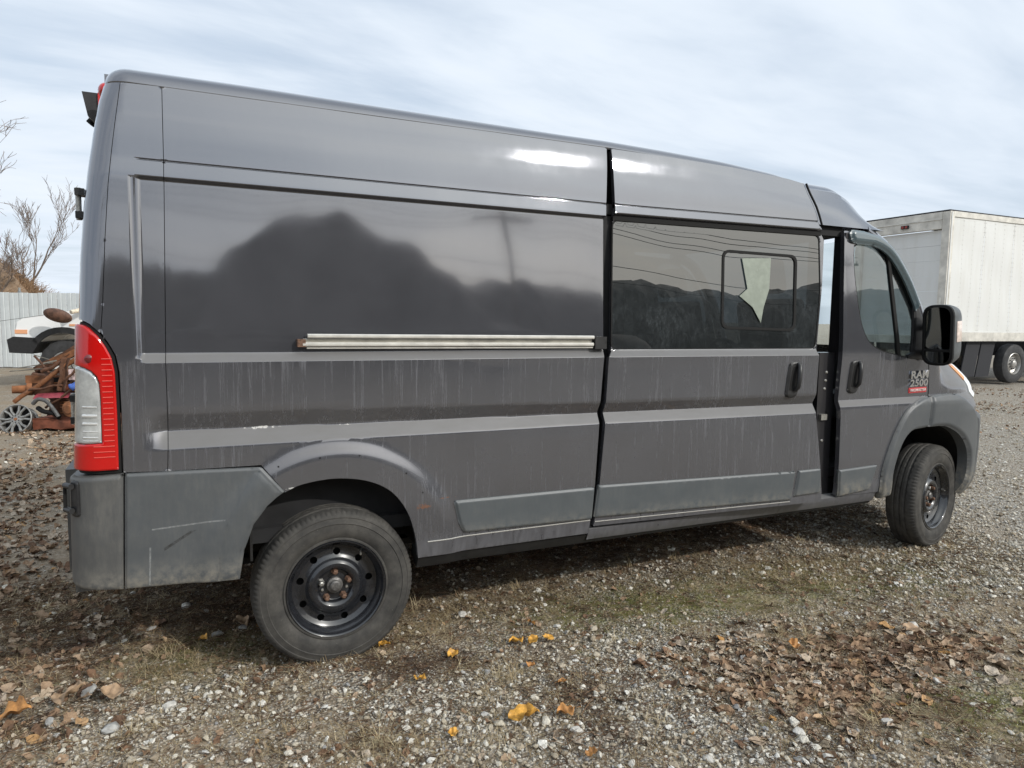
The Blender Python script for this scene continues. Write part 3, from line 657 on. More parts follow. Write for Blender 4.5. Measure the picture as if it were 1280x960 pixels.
def rear_doors():
    for sgn, nm in ((1, 'rear_door'), (-1, 'rear_door')):
        y0, y1 = (.16, 1.021) if sgn > 0 else (1.029, 1.89)
        zs = np.linspace(.92, 2.378, 24); rows = []
        for z in zs:
            b = float(base(z))+RC+.012
            a0, a1 = (b, 1.022) if sgn > 0 else (1.028, 2.05-b)
            rows.append([(float(xr(z))-.004+.02*abs((y-1.025)/.9)**4, y, z) for y in np.linspace(a0, a1, 9)])
        o = sheet(nm, rows, paint, van)
        a, b = (.26, .93) if sgn > 0 else (1.12, 1.79)
        g = [[(float(xr(z))-.008, y, z) for y in np.linspace(a, b, 3)] for z in np.linspace(1.42, 1.96, 8)]
        sheet('rear_window', g, privacy, o)
        for zc in (1.93, 1.15):
            y = .19 if sgn > 0 else 1.86; xx = float(xr(zc))
            hg = box('door_hinge', (xx-.035, y-.03, zc-.055), (xx-.003, y+.03, zc-.030), blackp, o, .004)
            box('hinge_leaf', (xx-.035, y-.03, zc+.030), (xx-.003, y+.03, zc+.055), blackp, o, .004)
            tube('hinge_pin', [(xx-.026, y, zc-.06), (xx-.026, y, zc+.06)], .010, nutm, o, 8)
rear_doors()
bm = bmesh.new(); add_box(bm, (-.872, .78, 2.375), (-.80, 1.27, 2.415)); bmobj('high_brake_lamp', bm, redm, van, bev=.01)
bm = bmesh.new(); add_box(bm, (-.845, .55, 2.40), (-.70, 1.50, 2.525)); bmobj('lamp_spoiler', bm, paint, van, bev=.03)
bm = bmesh.new(); bmesh.ops.create_uvsphere(bm, u_segments=18, v_segments=10, radius=1., matrix=Matrix.Translation((-.852, .74, 2.505))@Matrix.Diagonal((.036, .05, .036, 1))); bmobj('marker_lamp', bm, redm, van)
rc_ = empty('rear_camera'); rc_.parent = van
extrude_poly('camera_housing', [(-.965, 2.53), (-.84, 2.53), (-.84, 2.395), (-.915, 2.395), (-.945, 2.425)], .88, 1.02, 1, blackp, rc_, .006)
tube('camera_lens', [(-.925, .96, 2.43), (-.945, .96, 2.405)], .02, rubber, rc_, 12)
box('camera_lamp', (-.90, .866, 2.475), (-.862, .879, 2.53), redm, rc_, .004)

# --- sliding door rail in the recess of the body side
rail = empty('door_rail'); rail.parent = van
def rail_sec(cz, h, y, m, x0, x1, nm):
    z0, z1 = cz-h/2, cz+h/2
    bm = bmesh.new(); sec = [(y+.022, z0), (y+.004, z0), (y, z0+h*.25), (y, z1-h*.25), (y+.004, z1), (y+.022, z1)]
    n = 30; xs = np.linspace(x0, x1, n); R_ = []
    for x in xs:
        e = float(Yb(x, 1.40))-float(Yb(.5, 1.40)); zz = -.004*(x/1.2)
        R_.append([bm.verts.new((x, a+e, b+zz)) for a, b in sec])
    for a, b in zip(R_, R_[1:]):
        for k in range(len(sec)-1): bm.faces.new((a[k], a[k+1], b[k+1], b[k]))
    bm.faces.new(R_[0]); bm.faces.new(R_[-1][::-1])
    return bmobj(nm, bm, m, rail, ang=25)
yb = float(Yb(.5, 1.40))
rail_sec(1.437, .017, yb-.034, silver, -.110, 1.262, 'rail_flange')
rail_sec(1.418, .016, yb-.012, mat('rail_channel', (.44, .42, .37), .5, .4, noise=(12, .3)), -.125, 1.262, 'rail_channel')
rail_sec(1.402, .018, yb-.030, silver, -.140, 1.262, 'rail_flange')
rail_sec(1.387, .008, yb-.022, silver, -.112, 1.262, 'rail_lip')
box('rail_end', (-.150, yb-.03, 1.392), (-.118, yb+.004, 1.424), rustm, rail, .004)
box('rail_bracket', (1.268, yb-.034, 1.376), (1.334, yb+.006, 1.436), blackp, rail, .005)

# --- lower side trim on the body
panel('side_trim', rounded([(.527, .688), (1.279, .683), (1.269, .516), (.580, .529), (.552, .58)], .012, 3), Sb, trimm, van, off=.002, thick=.014, puff=(.014, .016), step=.035)

for hx, hz in ((-.235, .905), (-.07, .930), (.095, .928), (.30, .835), (.375, .742)):
    q = spts(Sb, [(hx, hz)], .0015)[0]
    bm = bmesh.new(); add_lathe(bm, [(0, 0), (.0035, 0), (.004, .004)], 10, Matrix.Translation(q)); bmobj('clip_hole', bm, rubber, van)

# --- doorway frame, interior, far side
doorway = box('rear_doorpost', (1.335, .09, .46), (1.43, .17, 2.05), darkint, van, .01)
bm = bmesh.new(); add_box(bm, (2.90, .075, .44), (3.03, .155, 1.34)); add_box(bm, (3.035, .05, 1.30), (3.10, .13, 2.06)); bmobj('door_pillar', bm, mat('pillar_paint', (.028, .027, .03), .4, .3, .4), van, bev=.02)
for zc in (1.22, 1.17, 1.12, .80):
    bm = bmesh.new(); add_lathe(bm, [(0, -.006), (.006, -.005), (.010, 0)], 10, Matrix.Translation((2.955+.01*((zc*50) % 2), .074, zc))); bmobj('pillar_bolt', bm, nutm, van)
box('door_catch', (2.92, .056, .93), (2.97, .08, .965), nutm, van, .004)
box('pillar_header', (1.345, .09, 2.04), (3.05, .22, 2.10), darkint, van, .01)
box('door_step', (1.30, .06, .40), (3.02, .40, .44), blackp, van, .01)
box('upper_track', (1.40, .175, 2.12), (2.40, .195, 2.27), darkint, van, .005)
box('doorway_seal', (1.372, .16, 2.04), (1.44, .24, 2.37), rubber, van, .004)
box('floor', (-.88, .10, .56), (3.6, 1.95, .62), darkint, van, .005)
box('inner_wall', (-.80, .145, .62), (1.33, .165, 2.36), darkint, van, .005)
box('headliner', (1.605, .20, 2.25), (2.75, 1.85, 2.27), darkint, van, .005)
box('inner_wall', (-.80, 1.88, .62), (2.70, 1.90, 2.20), darkint, van, .005)
box('headliner', (-.78, .18, 2.36), (1.60, 1.87, 2.38), darkint, van, .005)
box('inner_wall', (-.80, .17, .62), (-.78, 1.88, 2.36), darkint, van, .005)
LS = [(-.98, 2.382), (2.70, 2.382), (2.86, 2.07), (3.30, 2.05), (3.70, 1.66), (3.82, 1.28), (3.85, 1.046), (3.70, 1.0), (3.53, .78), (3.50, .40), (.40, .40), (.34, .55), (.23, .76), (0, .838), (-.23, .78), (-.37, .56), (-.40, .45), (-.98, .45)]
panel('left_side', LS, lambda s, z: Sb(s, z, lambda x, zz: base(zz))+np.stack([0*s, 0*s, sag(s)*sst(2.12, 2.385, z)], -1), paint, van, holes=[inset(FWIN, -.0)], step=.05, mirror=True, zl=np.arange(.3, 2.5, .05))
panel('left_window', FWIN, Sf, cabglass, van, off=-.012, thick=.004, step=.08, mirror=True, roll=0)
panel('left_wing', [(3.80, 1.30), (3.85, 1.046), (4.0, 1.06), (4.25, .99), (4.40, .88), (4.43, .34), (5.40, .34), (5.40, 1.12), (4.75, 1.20), (4.50, 1.26), (4.15, 1.325), (3.90, 1.325)], Sn, paint, van, step=.05, mirror=True)
def seat(x, y, mir=1):
    s = empty('cab_seat', (x, y, .62)); s.parent = van
    bm = bmesh.new(); add_box(bm, (-.02, -.25, .28), (.50, .25, .44)); bmobj('seat_cushion', bm, seatm, s, bev=.05, seg=3)
    Mx = Matrix.Translation((.0, 0, .40))@Matrix.Rotation(R(-12), 4, 'Y')
    bm = bmesh.new(); add_box(bm, (-.07, -.25, 0), (.07, .25, .66), Mx); bmobj('seat_backrest', bm, seatm, s, bev=.05, seg=3)
    bm = bmesh.new(); add_box(bm, (-.05, -.14, .70), (.05, .14, .92), Mx); bmobj('headrest', bm, seatm, s, bev=.045, seg=3)
    box('seat_base', (0, -.2, 0), (.42, .2, .28), darkint, s, .01)
seat(3.05, .52); seat(3.05, 1.50)
box('dashboard', (3.62, .14, .95), (4.02, 1.91, 1.27), mat('dash_plastic', (.03, .031, .033), .6), van, .06, seg=3)
bm = bmesh.new(); Mx = Matrix.Translation((3.50, 1.48, 1.22))@Matrix.Rotation(R(-35), 4, 'Y')
add_tube(bm, [Mx@Vector((0, .19*math.cos(a), .19*math.sin(a))) for a in np.linspace(0, 2*math.pi, 25)], .016, 8)
add_tube(bm, [Mx@Vector((0, -.18, 0)), Mx@Vector((0, .18, 0))], .018, 6); bmobj('steering_wheel', bm, blackp, van)

# --- mirror
def mirror():
    mr_ = empty('wing_mirror', (0, 0, 0)); mr_.parent = van
    def lozenge(w, h, r, n=6): return rounded([(-w/2, -h/2), (w/2, -h/2), (w/2, h/2), (-w/2, h/2)], r, n)
    cx, cy, cz = 3.64, -.155, 1.452; TH = R(9)
    M0 = Matrix.Translation((cx, cy, cz))@Matrix.Rotation(TH, 4, 'Z')@Matrix.Rotation(R(-5), 4, 'Y')
    rows = []
    for d, sc in ((0, .97), (.012, 1.), (.06, .99), (.11, .93), (.145, .80), (.165, .55), (.17, .2)):
        rows.append([M0@Vector((d, p[0]*sc, p[1]*sc+.0)) for p in lozenge(.180, .375, .072)+[lozenge(.180, .375, .072)[0]]])
    sheet('mirror_shell', rows, mat('mirror_shell', (.075, .082, .085), .42, noise=(30, .15)), mr_, 60)
    o = lozenge(.180, .375, .072); i_ = lozenge(.152, .345, .060); bm = bmesh.new()
    A = [bm.verts.new(M0@Vector((-.004, *p))) for p in o]; B = [bm.verts.new(M0@Vector((-.012, *p))) for p in i_]; D = [bm.verts.new(M0@Vector((.010, *p))) for p in i_]
    E_ = [bm.verts.new(M0@Vector((.014, *p))) for p in o]; n = len(o)
    for k in range(n):
        j = (k+1) % n
        for a, b in ((A, B), (B, D), (E_, A)): bm.faces.new((a[k], a[j], b[j], b[k]))
    bmobj('mirror_bezel', bm, rubber, mr_, ang=50)
    def flat(pts, d, nm, m):
        bm = bmesh.new(); bm.faces.new([bm.verts.new(M0@Vector((d, *p))) for p in pts]); bmobj(nm, bm, m, mr_, smooth=False)
    mg = mat('mirror_glass', (.30, .33, .34), .03, 1.)
    flat([p for p in lozenge(.178, .345, .062) if p[1] > -.095]+[(-.088, -.090), (.088, -.090)][:0] or [], .004, 'mirror_glass', mg) if False else None
    up = rounded([(-.077, -.088), (.077, -.088), (.077, .172), (-.077, .172)], .05, 5); lw = rounded([(-.077, -.172), (.077, -.172), (.077, -.100), (-.077, -.100)], .03, 5)
    flat(up, .002, 'mirror_glass', mg); flat(lw, .003, 'mirror_glass', mg)
    box('mirror_divider', (-.006, -.078, -.102), (.01, .078, -.086), rubber, mr_, .002, M0)
    bm = bmesh.new(); add_box(bm, (.040, -.0945, -.045), (.105, -.073, .085), M0); bmobj('turn_signal', bm, mat('signal_lens', (.74, .62, .55), .15, 0, 1., noise=(30, .25)), mr_, bev=.008)
    tube('mirror_arm', [(3.80, .03, 1.50), (3.74, -.02, 1.505), (3.70, -.07, 1.50)], .022, blackp, mr_, 10)
    tube('mirror_arm', [(3.80, .02, 1.345), (3.74, -.02, 1.34), (3.70, -.07, 1.345)], .020, blackp, mr_, 10)
    bm = bmesh.new(); add_box(bm, (3.69, -.10, 1.31), (3.72, -.055, 1.54)); bmobj('mirror_spine', bm, blackp, mr_, bev=.01)
mirror()

# --- wheels
def make_wheel():
    RT = .362; w = empty('wheel')
    # tyre: profile from the inner bead round to the outer bead (outer side at -y)
    prof = [(.208, .165), (.225, .185), (.28, .200), (.325, .195), (.345, .182)]
    ys = np.linspace(.172, .018, 19)
    prof += [(RT-.006*((y-.095)/.08)**2-(.007 if min(abs(y-g) for g in (.06, .095, .13)) < .006 else 0), y) for y in ys]
    prof += [(.3505, .008), (.344, .000), (.336, -.004), (.330, -.0055), (.327, -.004), (.310, -.008), (.303, -.0105), (.300, -.0075), (.285, -.009), (.262, -.0075), (.246, -.002), (.236, .004), (.232, -.001), (.226, -.001), (.2225, .004), (.2215, .018)]
    SEG = 288; bm = bmesh.new(); rings = add_lathe(bm, prof, SEG)
    for (r, h), ring in zip(prof, rings):
        for k, v in enumerate(ring):
            if r > .338:                                          # tread blocks and shoulder sipes
                cut = (k % 3 == 0)
                side_ = h < .03 or h > .16
                if cut and (side_ or ((k+int(h*60)) % 6 == 0)): f = (r-.0042)/r if r > .342 else (r-.002)/r; v.co.x *= f; v.co.z *= f
            if v.co.z < -.335:                                    # the tyre is flattened where it stands
                v.co.y += (-.012 if h < .09 else .012)*min(1, (-.335-v.co.z)/.02); v.co.z = -.335+(v.co.z+.335)*.45
    bmobj('tyre', bm, tyrem, w, ang=38)
    # rim: lathed well and lip, pressed disc with round holes
    bm = bmesh.new(); add_lathe(bm, [(.2225, .012), (.2235, .002), (.220, -.003), (.215, -.001), (.212, .008), (.206, .022), (.197, .030), (.192, .045), (.190, .085), (.188, .17), (.205, .175)], 96); bmobj('rim', bm, rimm, w, ang=50)
    dprof = [(.0, .064), (.065, .064), (.072, .062), (.082, .040), (.096, .030), (.110, .030), (.122, .038), (.134, .050), (.150, .058), (.170, .058), (.182, .052), (.192, .046)]
    def SD(u, v):
        r = np.hypot(u, v); return np.stack([u, np.interp(r, [a for a, b in dprof], [b for a, b in dprof])-.0*u, v], -1)
    outer = [(.1915*math.cos(a), .1915*math.sin(a)) for a in np.linspace(0, 2*math.pi, 72, endpoint=False)]
    holes = [[(.158*math.cos(t)+.0165*math.cos(a), .158*math.sin(t)+.0165*math.sin(a)) for a in np.linspace(0, 2*math.pi, 16, endpoint=False)] for t in (R(86)+2*math.pi*k/9 for k in range(9))]
    panel('rim_disc', outer, SD, rimm, w, holes=holes, thick=.0, hole_thick=.012, step=.009, zl=np.arange(-.2, .2, .009), roll=0, extra=(.02, .04, .058, .0655, .069, .073, .077, .0825, .089, .097, .104, .111, .117, .123, .129, .135, .142, .150, .158, .166, .173, .180))
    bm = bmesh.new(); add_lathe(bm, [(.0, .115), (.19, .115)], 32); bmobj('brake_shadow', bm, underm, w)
    lathe('hub_cap', [(0, .030), (.018, .031), (.024, .036), (.026, .046), (.036, .050), (.037, .064)], 24, mat('hub_metal', (.13, .125, .12), .5, .5, noise=(90, .5)), w)
    for k in range(5):
        t = R(90)+2*math.pi*k/5; m_ = nutm if k == 1 else rustm
        bm = bmesh.new(); M_ = Matrix.Translation((.065*math.cos(t), 0, .065*math.sin(t)))
        add_lathe(bm, [(.006, .028), (.0105, .030), (.0125, .034), (.0125, .052), (.0165, .056), (.0165, .065)], 6, M_); bmesh.ops.contextual_create(bm, geom=[e for e in bm.edges if e.is_boundary and all(abs(v.co.y-.028) < 1e-4 for v in e.verts)])
        bmobj('lug_nut', bm, m_, w, ang=25)
        if k in (1, 4):
            t2 = t+R(36)*(1 if k == 1 else -1); bm = bmesh.new(); add_lathe(bm, [(0, .056), (.006, .057), (.0065, .064)], 10, Matrix.Translation((.058*math.cos(t2), 0, .058*math.sin(t2)))); bmobj('guide_bolt', bm, nutm, w)
    t = R(52); tube('valve_stem', [(.188*math.cos(t), .040, .188*math.sin(t)), (.180*math.cos(t), .012, .180*math.sin(t))], [.005, .004], nutm, w, 8)
    return w
def copy_tree(o, parent=None):
    c = o.copy(); C.objects.link(c)
    if parent is not None: c.parent = parent
    for ch in list(o.children): copy_tree(ch, c)
    return c
w1 = make_wheel(); w1.parent = van; w1.location = (0.0, .012, .345); w1.scale = (.955, .955, .955)
w2 = copy_tree(w1, van); w2.location = (4.02, .03, .356); w2.scale = (.975, .975, .975); w2.rotation_euler = (R(-1), R(47), R(12))
for ch in w2.children:
    if ch.name.startswith('tyre'): ch.rotation_euler = (0, R(-47), 0)
w3 = copy_tree(w1, van); w3.location = (0, 2.04, .357); w3.rotation_euler = (0, 0, math.pi)
w4 = copy_tree(w1, van); w4.location = (4.035, 2.04, .356); w4.rotation_euler = (0, 0, math.pi+R(12))
# wheel wells and underside
def well(cx, r, x0, x1, y0, y1, cz=.42):
    bm = bmesh.new(); A = []
    for a in np.linspace(4, 176, 24): A.append((cx+r*math.cos(R(a)), cz+r*math.sin(R(a))))
    rows = [[(px, y, pz) for px, pz in A] for y in (y0, y1)]
    sheet('wheel_liner', rows, underm, van)
    bm = bmesh.new(); bm.faces.new([bm.verts.new((px, y1, pz)) for px, pz in A]); bmobj('liner_back', bm, underm, van)
well(-.02, .425, 0, 0, .045, .36); well(3.93, .44, 0, 0, .06, .42)
box('rear_liner_flap', (-.345, .06, .50), (-.335, .30, .74), underm, van, .002)
box('underbody', (-.90, .14, .47), (-.46, 1.9, .56), underm, van, .01); box('underbody', (.42, .10, .42), (3.48, 1.95, .55), underm, van, .01); box('underbody', (-.46, .37, .50), (.42, 1.68, .56), underm, van, .01)
tube('rear_axle', [(0, .15, .34), (0, 1.9, .34)], .045, underm, van, 10)
tube('exhaust_pipe', [(3.0, .9, .36), (1.2, .75, .35), (.5, .62, .36), (-.5, .60, .38), (-.85, .58, .40)], .035, underm, van, 8)
for y in (.42, 1.63): box('leaf_spring', (-.70, y-.035, .38), (.75, y+.035, .41), underm, van, .004)

# ------------------------------------------------------------------ ground
def vnoise(x, y, s, seed):
    x = np.asarray(x, float)*s; y = np.asarray(y, float)*s; xi = np.floor(x).astype(np.int64); yi = np.floor(y).astype(np.int64); fx = x-xi; fy = y-yi
    def h(a, b):
        v = (a*374761393+b*668265263+seed*1442695041) & 0xffffffff; v = ((v ^ (v >> 13))*1274126177) & 0xffffffff
        return ((v ^ (v >> 16)) & 0xffff)/65535.
    fx = fx*fx*(3-2*fx); fy = fy*fy*(3-2*fy)
    return (h(xi, yi)*(1-fx)+h(xi+1, yi)*fx)*(1-fy)+(h(xi, yi+1)*(1-fx)+h(xi+1, yi+1)*fx)*fy
def fbm(x, y, s, seed, o=4): return sum(vnoise(x, y, s*2**k, seed+k)*.5**k for k in range(o))/sum(.5**k for k in range(o))
def ell(x, y, cx, cy, rx, ry, rot=0.):
    c, s = math.cos(R(rot)), math.sin(R(rot)); dx = x-cx; dy = y-cy
    return np.exp(-(((c*dx+s*dy)/rx)**2+((-s*dx+c*dy)/ry)**2))
def ghgt(x, y):
    near = np.exp(-((x-1.2)**2+(y-1)**2)/60)
    return (fbm(x, y, 1.3, 3)-.5)*.05*near+(fbm(x, y, .25, 9)-.5)*.10*(1-np.exp(-((x-1.5)**2+(y)**2)/16))+(fbm(x, y, 9., 21, 3)-.5)*.018*near-.004+.045*ell(x, y, 0, -.06, .42, .22)+.02*ell(x, y, 3.95, -.05, .35, .2)
PATCH = dict(moss=[(1.55, .02, .62, .24, -12), (2.45, -1.42, .50, .20, -15), (-.55, .35, .3, .18, 0), (2.9, -.1, .9, .3, -10)],
             pile=[(1.75, -.82, .38, .26, -12), (2.42, -.92, .45, .15, -14), (1.95, -1.02, .3, .16, 0)],
             white=[(.50, -.42, .62, .26, -10), (1.28, -.55, .40, .34, -30), (-.72, -.08, .28, .22, 0), (.1, -.78, .5, .2, 0), (1.35, -1.25, .3, .12, -20), (3.6, -.35, 1.0, .22, -22), (5.2, .6, 1.6, .8, 0), (1.0, -.95, .45, .25, -20), (4.2, -.2, 1.2, .3, -20)],
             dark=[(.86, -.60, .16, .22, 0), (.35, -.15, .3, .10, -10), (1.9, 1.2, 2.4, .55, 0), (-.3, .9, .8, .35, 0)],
             straw=[(.62, -.38, .13, .13, 0), (.2, .22, .5, .2, 0), (1.0, .42, .7, .12, 0), (2.15, -.62, .35, .16, 0), (3.0, .1, .8, .25, -8), (.05, -.62, .16, .14, 0), (-.7, .32, .25, .18, 0)])
def pm(k, x, y): return np.clip(sum(ell(x, y, *p) for p in PATCH[k]), 0, 1)
def leftside(x, y): return np.clip((-.75-x+.25*(fbm(x, y, 1.5, 40)-.5)+.12*np.minimum(y, 3))/.5, 0, 1)

def ground():
    def axis(c, lo, hi, d0, g):
        a = [0.]; d = d0
        while a[-1] < hi-c: a.append(a[-1]+d); d = d0 if a[-1] < 3 else d*g
        b = [0.]; d = d0
        while b[-1] > lo-c: b.append(b[-1]-d); d = d0 if b[-1] > -2.5 else d*g
        return np.array(sorted(set(np.round(a+b, 5))))+c
    X = axis(1., -900, 1200, .035, 1.09); Y = axis(0., -900, 1400, .035, 1.09)
    gx, gy = np.meshgrid(X, Y); Z = ghgt(gx, gy); n = len(X)
    V = np.stack([gx.ravel(), gy.ravel(), Z.ravel()], 1); i = np.arange(len(Y)-1)[:, None]*n+np.arange(n-1)[None]; i = i.ravel()
    F = np.stack([i, i+1, i+n+1, i+n], 1)
    me = bpy.data.meshes.new('ground'); me.vertices.add(len(V)); me.vertices.foreach_set('co', V.ravel()); me.loops.add(F.size); me.loops.foreach_set('vertex_index', F.ravel())
    me.polygons.add(len(F)); me.polygons.foreach_set('loop_start', np.arange(0, F.size, 4)); me.polygons.foreach_set('loop_total', np.full(len(F), 4)); me.update(); me.validate(); me.shade_smooth()
    m = bpy.data.materials.new('gravel_ground'); m.use_nodes = True; t = NT(m.node_tree)
    P = t.n('ShaderNodeNewGeometry').outputs['Position']; b = t.n('ShaderNodeBsdfPrincipled'); o = t.n('ShaderNodeOutputMaterial'); t.l(b.outputs[0], o.inputs[0])
    def pmask(k):
        acc = None
        for cx, cy, rx, ry, rot in PATCH[k]:
            v = t.n('ShaderNodeVectorMath', operation='SUBTRACT'); t.l(P, v.inputs[0]); v.inputs[1].default_value = (cx, cy, 0)
            mp = t.n('ShaderNodeMapping'); t.l(v.outputs[0], mp.inputs[0]); mp.inputs['Rotation'].default_value = (0, 0, -R(rot)); mp.inputs['Scale'].default_value = (1/rx, 1/ry, 0)
            # mapping scales before it rotates: use two nodes
            mp.inputs['Scale'].default_value = (1, 1, 0); m2 = t.n('ShaderNodeMapping'); t.l(mp.outputs[0], m2.inputs[0]); m2.inputs['Scale'].default_value = (1/rx, 1/ry, 0)
            L = t.vmath('LENGTH', m2.outputs[0]); e = t.math('EXPONENT', t.math('MULTIPLY', t.math('MULTIPLY', L, L), -1.))
            acc = e if acc is None else t.math('ADD', acc, e)
        return t.math('MINIMUM', acc, 1.)
    nz = t.noise(P, 2.2, 5, .6); nf = t.noise(P, 38., 4, .65); big = t.noise(P, .35, 4, .6)
    dirt = t.mix(nf, (.065, .046, .029), (.41, .32, .22))
    vor = t.voro(P, 62., out='Color'); vd = t.voro(P, 62.)
    sg = t.n('ShaderNodeSeparateXYZ'); t.l(vor, sg.inputs[0])
    grav = t.ramp(sg.outputs[0], [(0, (.26, .225, .18)), (.3, (.47, .43, .365)), (.7, (.64, .605, .535)), (1, (.74, .72, .67))])
    grav = t.mix(t.mr(vd, .38, .75), grav, (.16, .13, .095))
    gd = t.math('ADD', t.mr(nz, .40, .62, .10, .75), t.math('MULTIPLY', pmask('white'), .45), clamp=True)
    sepP = t.n('ShaderNodeSeparateXYZ'); t.l(P, sepP.inputs[0])
    gd = t.math('MAXIMUM', gd, t.math('MULTIPLY', t.mr(sepP.outputs[0], 3., 6., 0, .95), t.mr(big, .35, .6, .6, 1.)))
    col = t.mix(gd, dirt, grav)
    moss = t.math('MULTIPLY', pmask('moss'), t.mr(t.noise(P, 14., 5, .7), .34, .60, 0., 1.))
    col = t.mix(t.math('MULTIPLY', moss, .9), col, t.mix(nf, (.09, .095, .018), (.20, .205, .06)))
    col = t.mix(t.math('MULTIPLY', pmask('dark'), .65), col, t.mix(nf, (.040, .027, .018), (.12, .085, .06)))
    lft = t.math('MULTIPLY', t.mr(sepP.outputs[0], -.8, -1.4), t.mr(t.noise(P, 5., 5, .7), .38, .62, .1, .8))
    col = t.mix(lft, col, t.mix(nf, (.12, .088, .058), (.40, .325, .235)))
    t.l(col, b.inputs['Base Color']); b.inputs['Roughness'].default_value = .95; b.inputs['Specular IOR Level'].default_value = .2
    h = t.math('SUBTRACT', 1., t.mr(vd, 0, .6)); h = t.math('ADD', t.math('MULTIPLY', h, gd), t.math('MULTIPLY', nf, .8))
    t.l(t.bump(h, 1., .022), b.inputs['Normal'])
    me.materials.append(m); o = link(bpy.data.objects.new('ground', me)); o['kind'] = 'structure'
ground()

# --- scattering: geometry-node instances on a cloud of points
def scatter(name, pts, rot, scl, idx, protos, label=None):
    me = bpy.data.meshes.new(name); me.vertices.add(len(pts)); me.vertices.foreach_set('co', np.asarray(pts, np.float32).ravel())
    a = me.attributes.new('rot', 'FLOAT_VECTOR', 'POINT'); a.data.foreach_set('vector', np.asarray(rot, np.float32).ravel())
    a = me.attributes.new('scl', 'FLOAT_VECTOR', 'POINT'); a.data.foreach_set('vector', np.asarray(scl, np.float32).ravel())
    a = me.attributes.new('pick', 'INT', 'POINT'); a.data.foreach_set('value', np.asarray(idx, np.int32))
    o = link(bpy.data.objects.new(name, me)); o['kind'] = 'stuff'
    if label: o['label'] = label
    col = bpy.data.collections.new(name+'_kinds')
    for p in protos: col.objects.link(p)
    ng = bpy.data.node_groups.new(name, 'GeometryNodeTree'); ng.interface.new_socket('Geometry', in_out='INPUT', socket_type='NodeSocketGeometry'); ng.interface.new_socket('Geometry', in_out='OUTPUT', socket_type='NodeSocketGeometry')
    N = ng.nodes; gi = N.new('NodeGroupInput'); go = N.new('NodeGroupOutput'); ip = N.new('GeometryNodeInstanceOnPoints'); ci = N.new('GeometryNodeCollectionInfo')
    ci.inputs['Collection'].default_value = col; ci.inputs['Separate Children'].default_value = True; ci.inputs['Reset Children'].default_value = True
    def attr(n, ty):
        nd = N.new('GeometryNodeInputNamedAttribute'); nd.data_type = ty; nd.inputs['Name'].default_value = n; return nd.outputs['Attribute']
    L = ng.links; L.new(gi.outputs[0], ip.inputs['Points']); L.new(ci.outputs[0], ip.inputs['Instance']); ip.inputs['Pick Instance'].default_value = True
    L.new(attr('pick', 'INT'), ip.inputs['Instance Index']); L.new(attr('rot', 'FLOAT_VECTOR'), ip.inputs['Rotation']); L.new(attr('scl', 'FLOAT_VECTOR'), ip.inputs['Scale']); L.new(ip.outputs[0], go.inputs[0])
    md = o.modifiers.new('scatter', 'NODES'); md.node_group = ng
    return o

def rand_mat(name, stops, nscale=30., rough=.9, bumps=(60., .3), sss=False):
    m = bpy.data.materials.new(name); m.use_nodes = True; t = NT(m.node_tree)
    tc = t.n('ShaderNodeTexCoord').outputs['Object']; r = t.n('ShaderNodeObjectInfo').outputs['Random']
    b = t.n('ShaderNodeBsdfPrincipled'); o = t.n('ShaderNodeOutputMaterial'); t.l(b.outputs[0], o.inputs[0])
    c = t.ramp(r, stops); n = t.noise(tc, nscale, 4, .65)
    c = t.mix(1., c, t.mix(t.mr(n, .3, .7), (.66, .64, .60), (1.15, 1.14, 1.12)), 'MULTIPLY')
    t.l(c, b.inputs['Base Color']); b.inputs['Roughness'].default_value = rough; b.inputs['Specular IOR Level'].default_value = .25
    t.l(t.bump(t.noise(tc, bumps[0], 3, .6), bumps[1], .02), b.inputs['Normal']); return m
stone_m = rand_mat('gravel_stone', [(0, (.20, .165, .125)), (.18, (.37, .315, .24)), (.45, (.53, .485, .40)), (.7, (.66, .63, .56)), (.93, (.76, .75, .715)), (1, (.26, .26, .27))], 2.2, bumps=(5., .5))
leaf_m = rand_mat('dead_leaf', [(0, (.10, .060, .04)), (.2, (.20, .12, .075)), (.45, (.31, .205, .13)), (.75, (.40, .31, .23)), (.95, (.47, .41, .34)), (1, (.42, .23, .08))], 2.5, .75, (6., .4))
straw_m = rand_mat('dry_straw', [(0, (.20, .14, .075)), (.5, (.40, .31, .18)), (1, (.58, .49, .32))], 3., .7, (8., .1))
twig_m = rand_mat('dark_twig', [(0, (.04, .024, .016)), (.6, (.11, .065, .04)), (1, (.20, .125, .075))], 5., .85, (12., .3))
moss_m = rand_mat('moss_blade', [(0, (.06, .07, .012)), (.5, (.14, .14, .03)), (1, (.26, .235, .085))], 4., .8, (8., .1))

def proto(name, bm, m, ang=30):
    bmesh.ops.recalc_face_normals(bm, faces=bm.faces); me = bpy.data.meshes.new(name); bm.to_mesh(me); bm.free(); me.materials.append(m); me.shade_smooth(); me.set_sharp_from_angle(angle=R(ang))
    return bpy.data.objects.new(name, me)
def stone_bm(n=20, sq=(1, .8, .6), ir=.25):
    bm = bmesh.new()
    for i in range(n):
        v = Vector((random.gauss(0, 1), random.gauss(0, 1), random.gauss(0, 1))).normalized()*random.uniform(1-ir, 1)*.5
        bm.verts.new((v.x*sq[0], v.y*sq[1], v.z*sq[2]))
    bmesh.ops.convex_hull(bm, input=bm.verts); bmesh.ops.delete(bm, geom=[v for v in bm.verts if not v.link_faces], context='VERTS')
    bmesh.ops.bevel(bm, geom=bm.edges[:], offset=.035, segments=1, affect='EDGES', clamp_overlap=True); return bm
stones = [proto('stone', stone_bm(random.randint(14, 24), (1, random.uniform(.65, .95), random.uniform(.4, .75))), stone_m, 24) for i in range(14)]
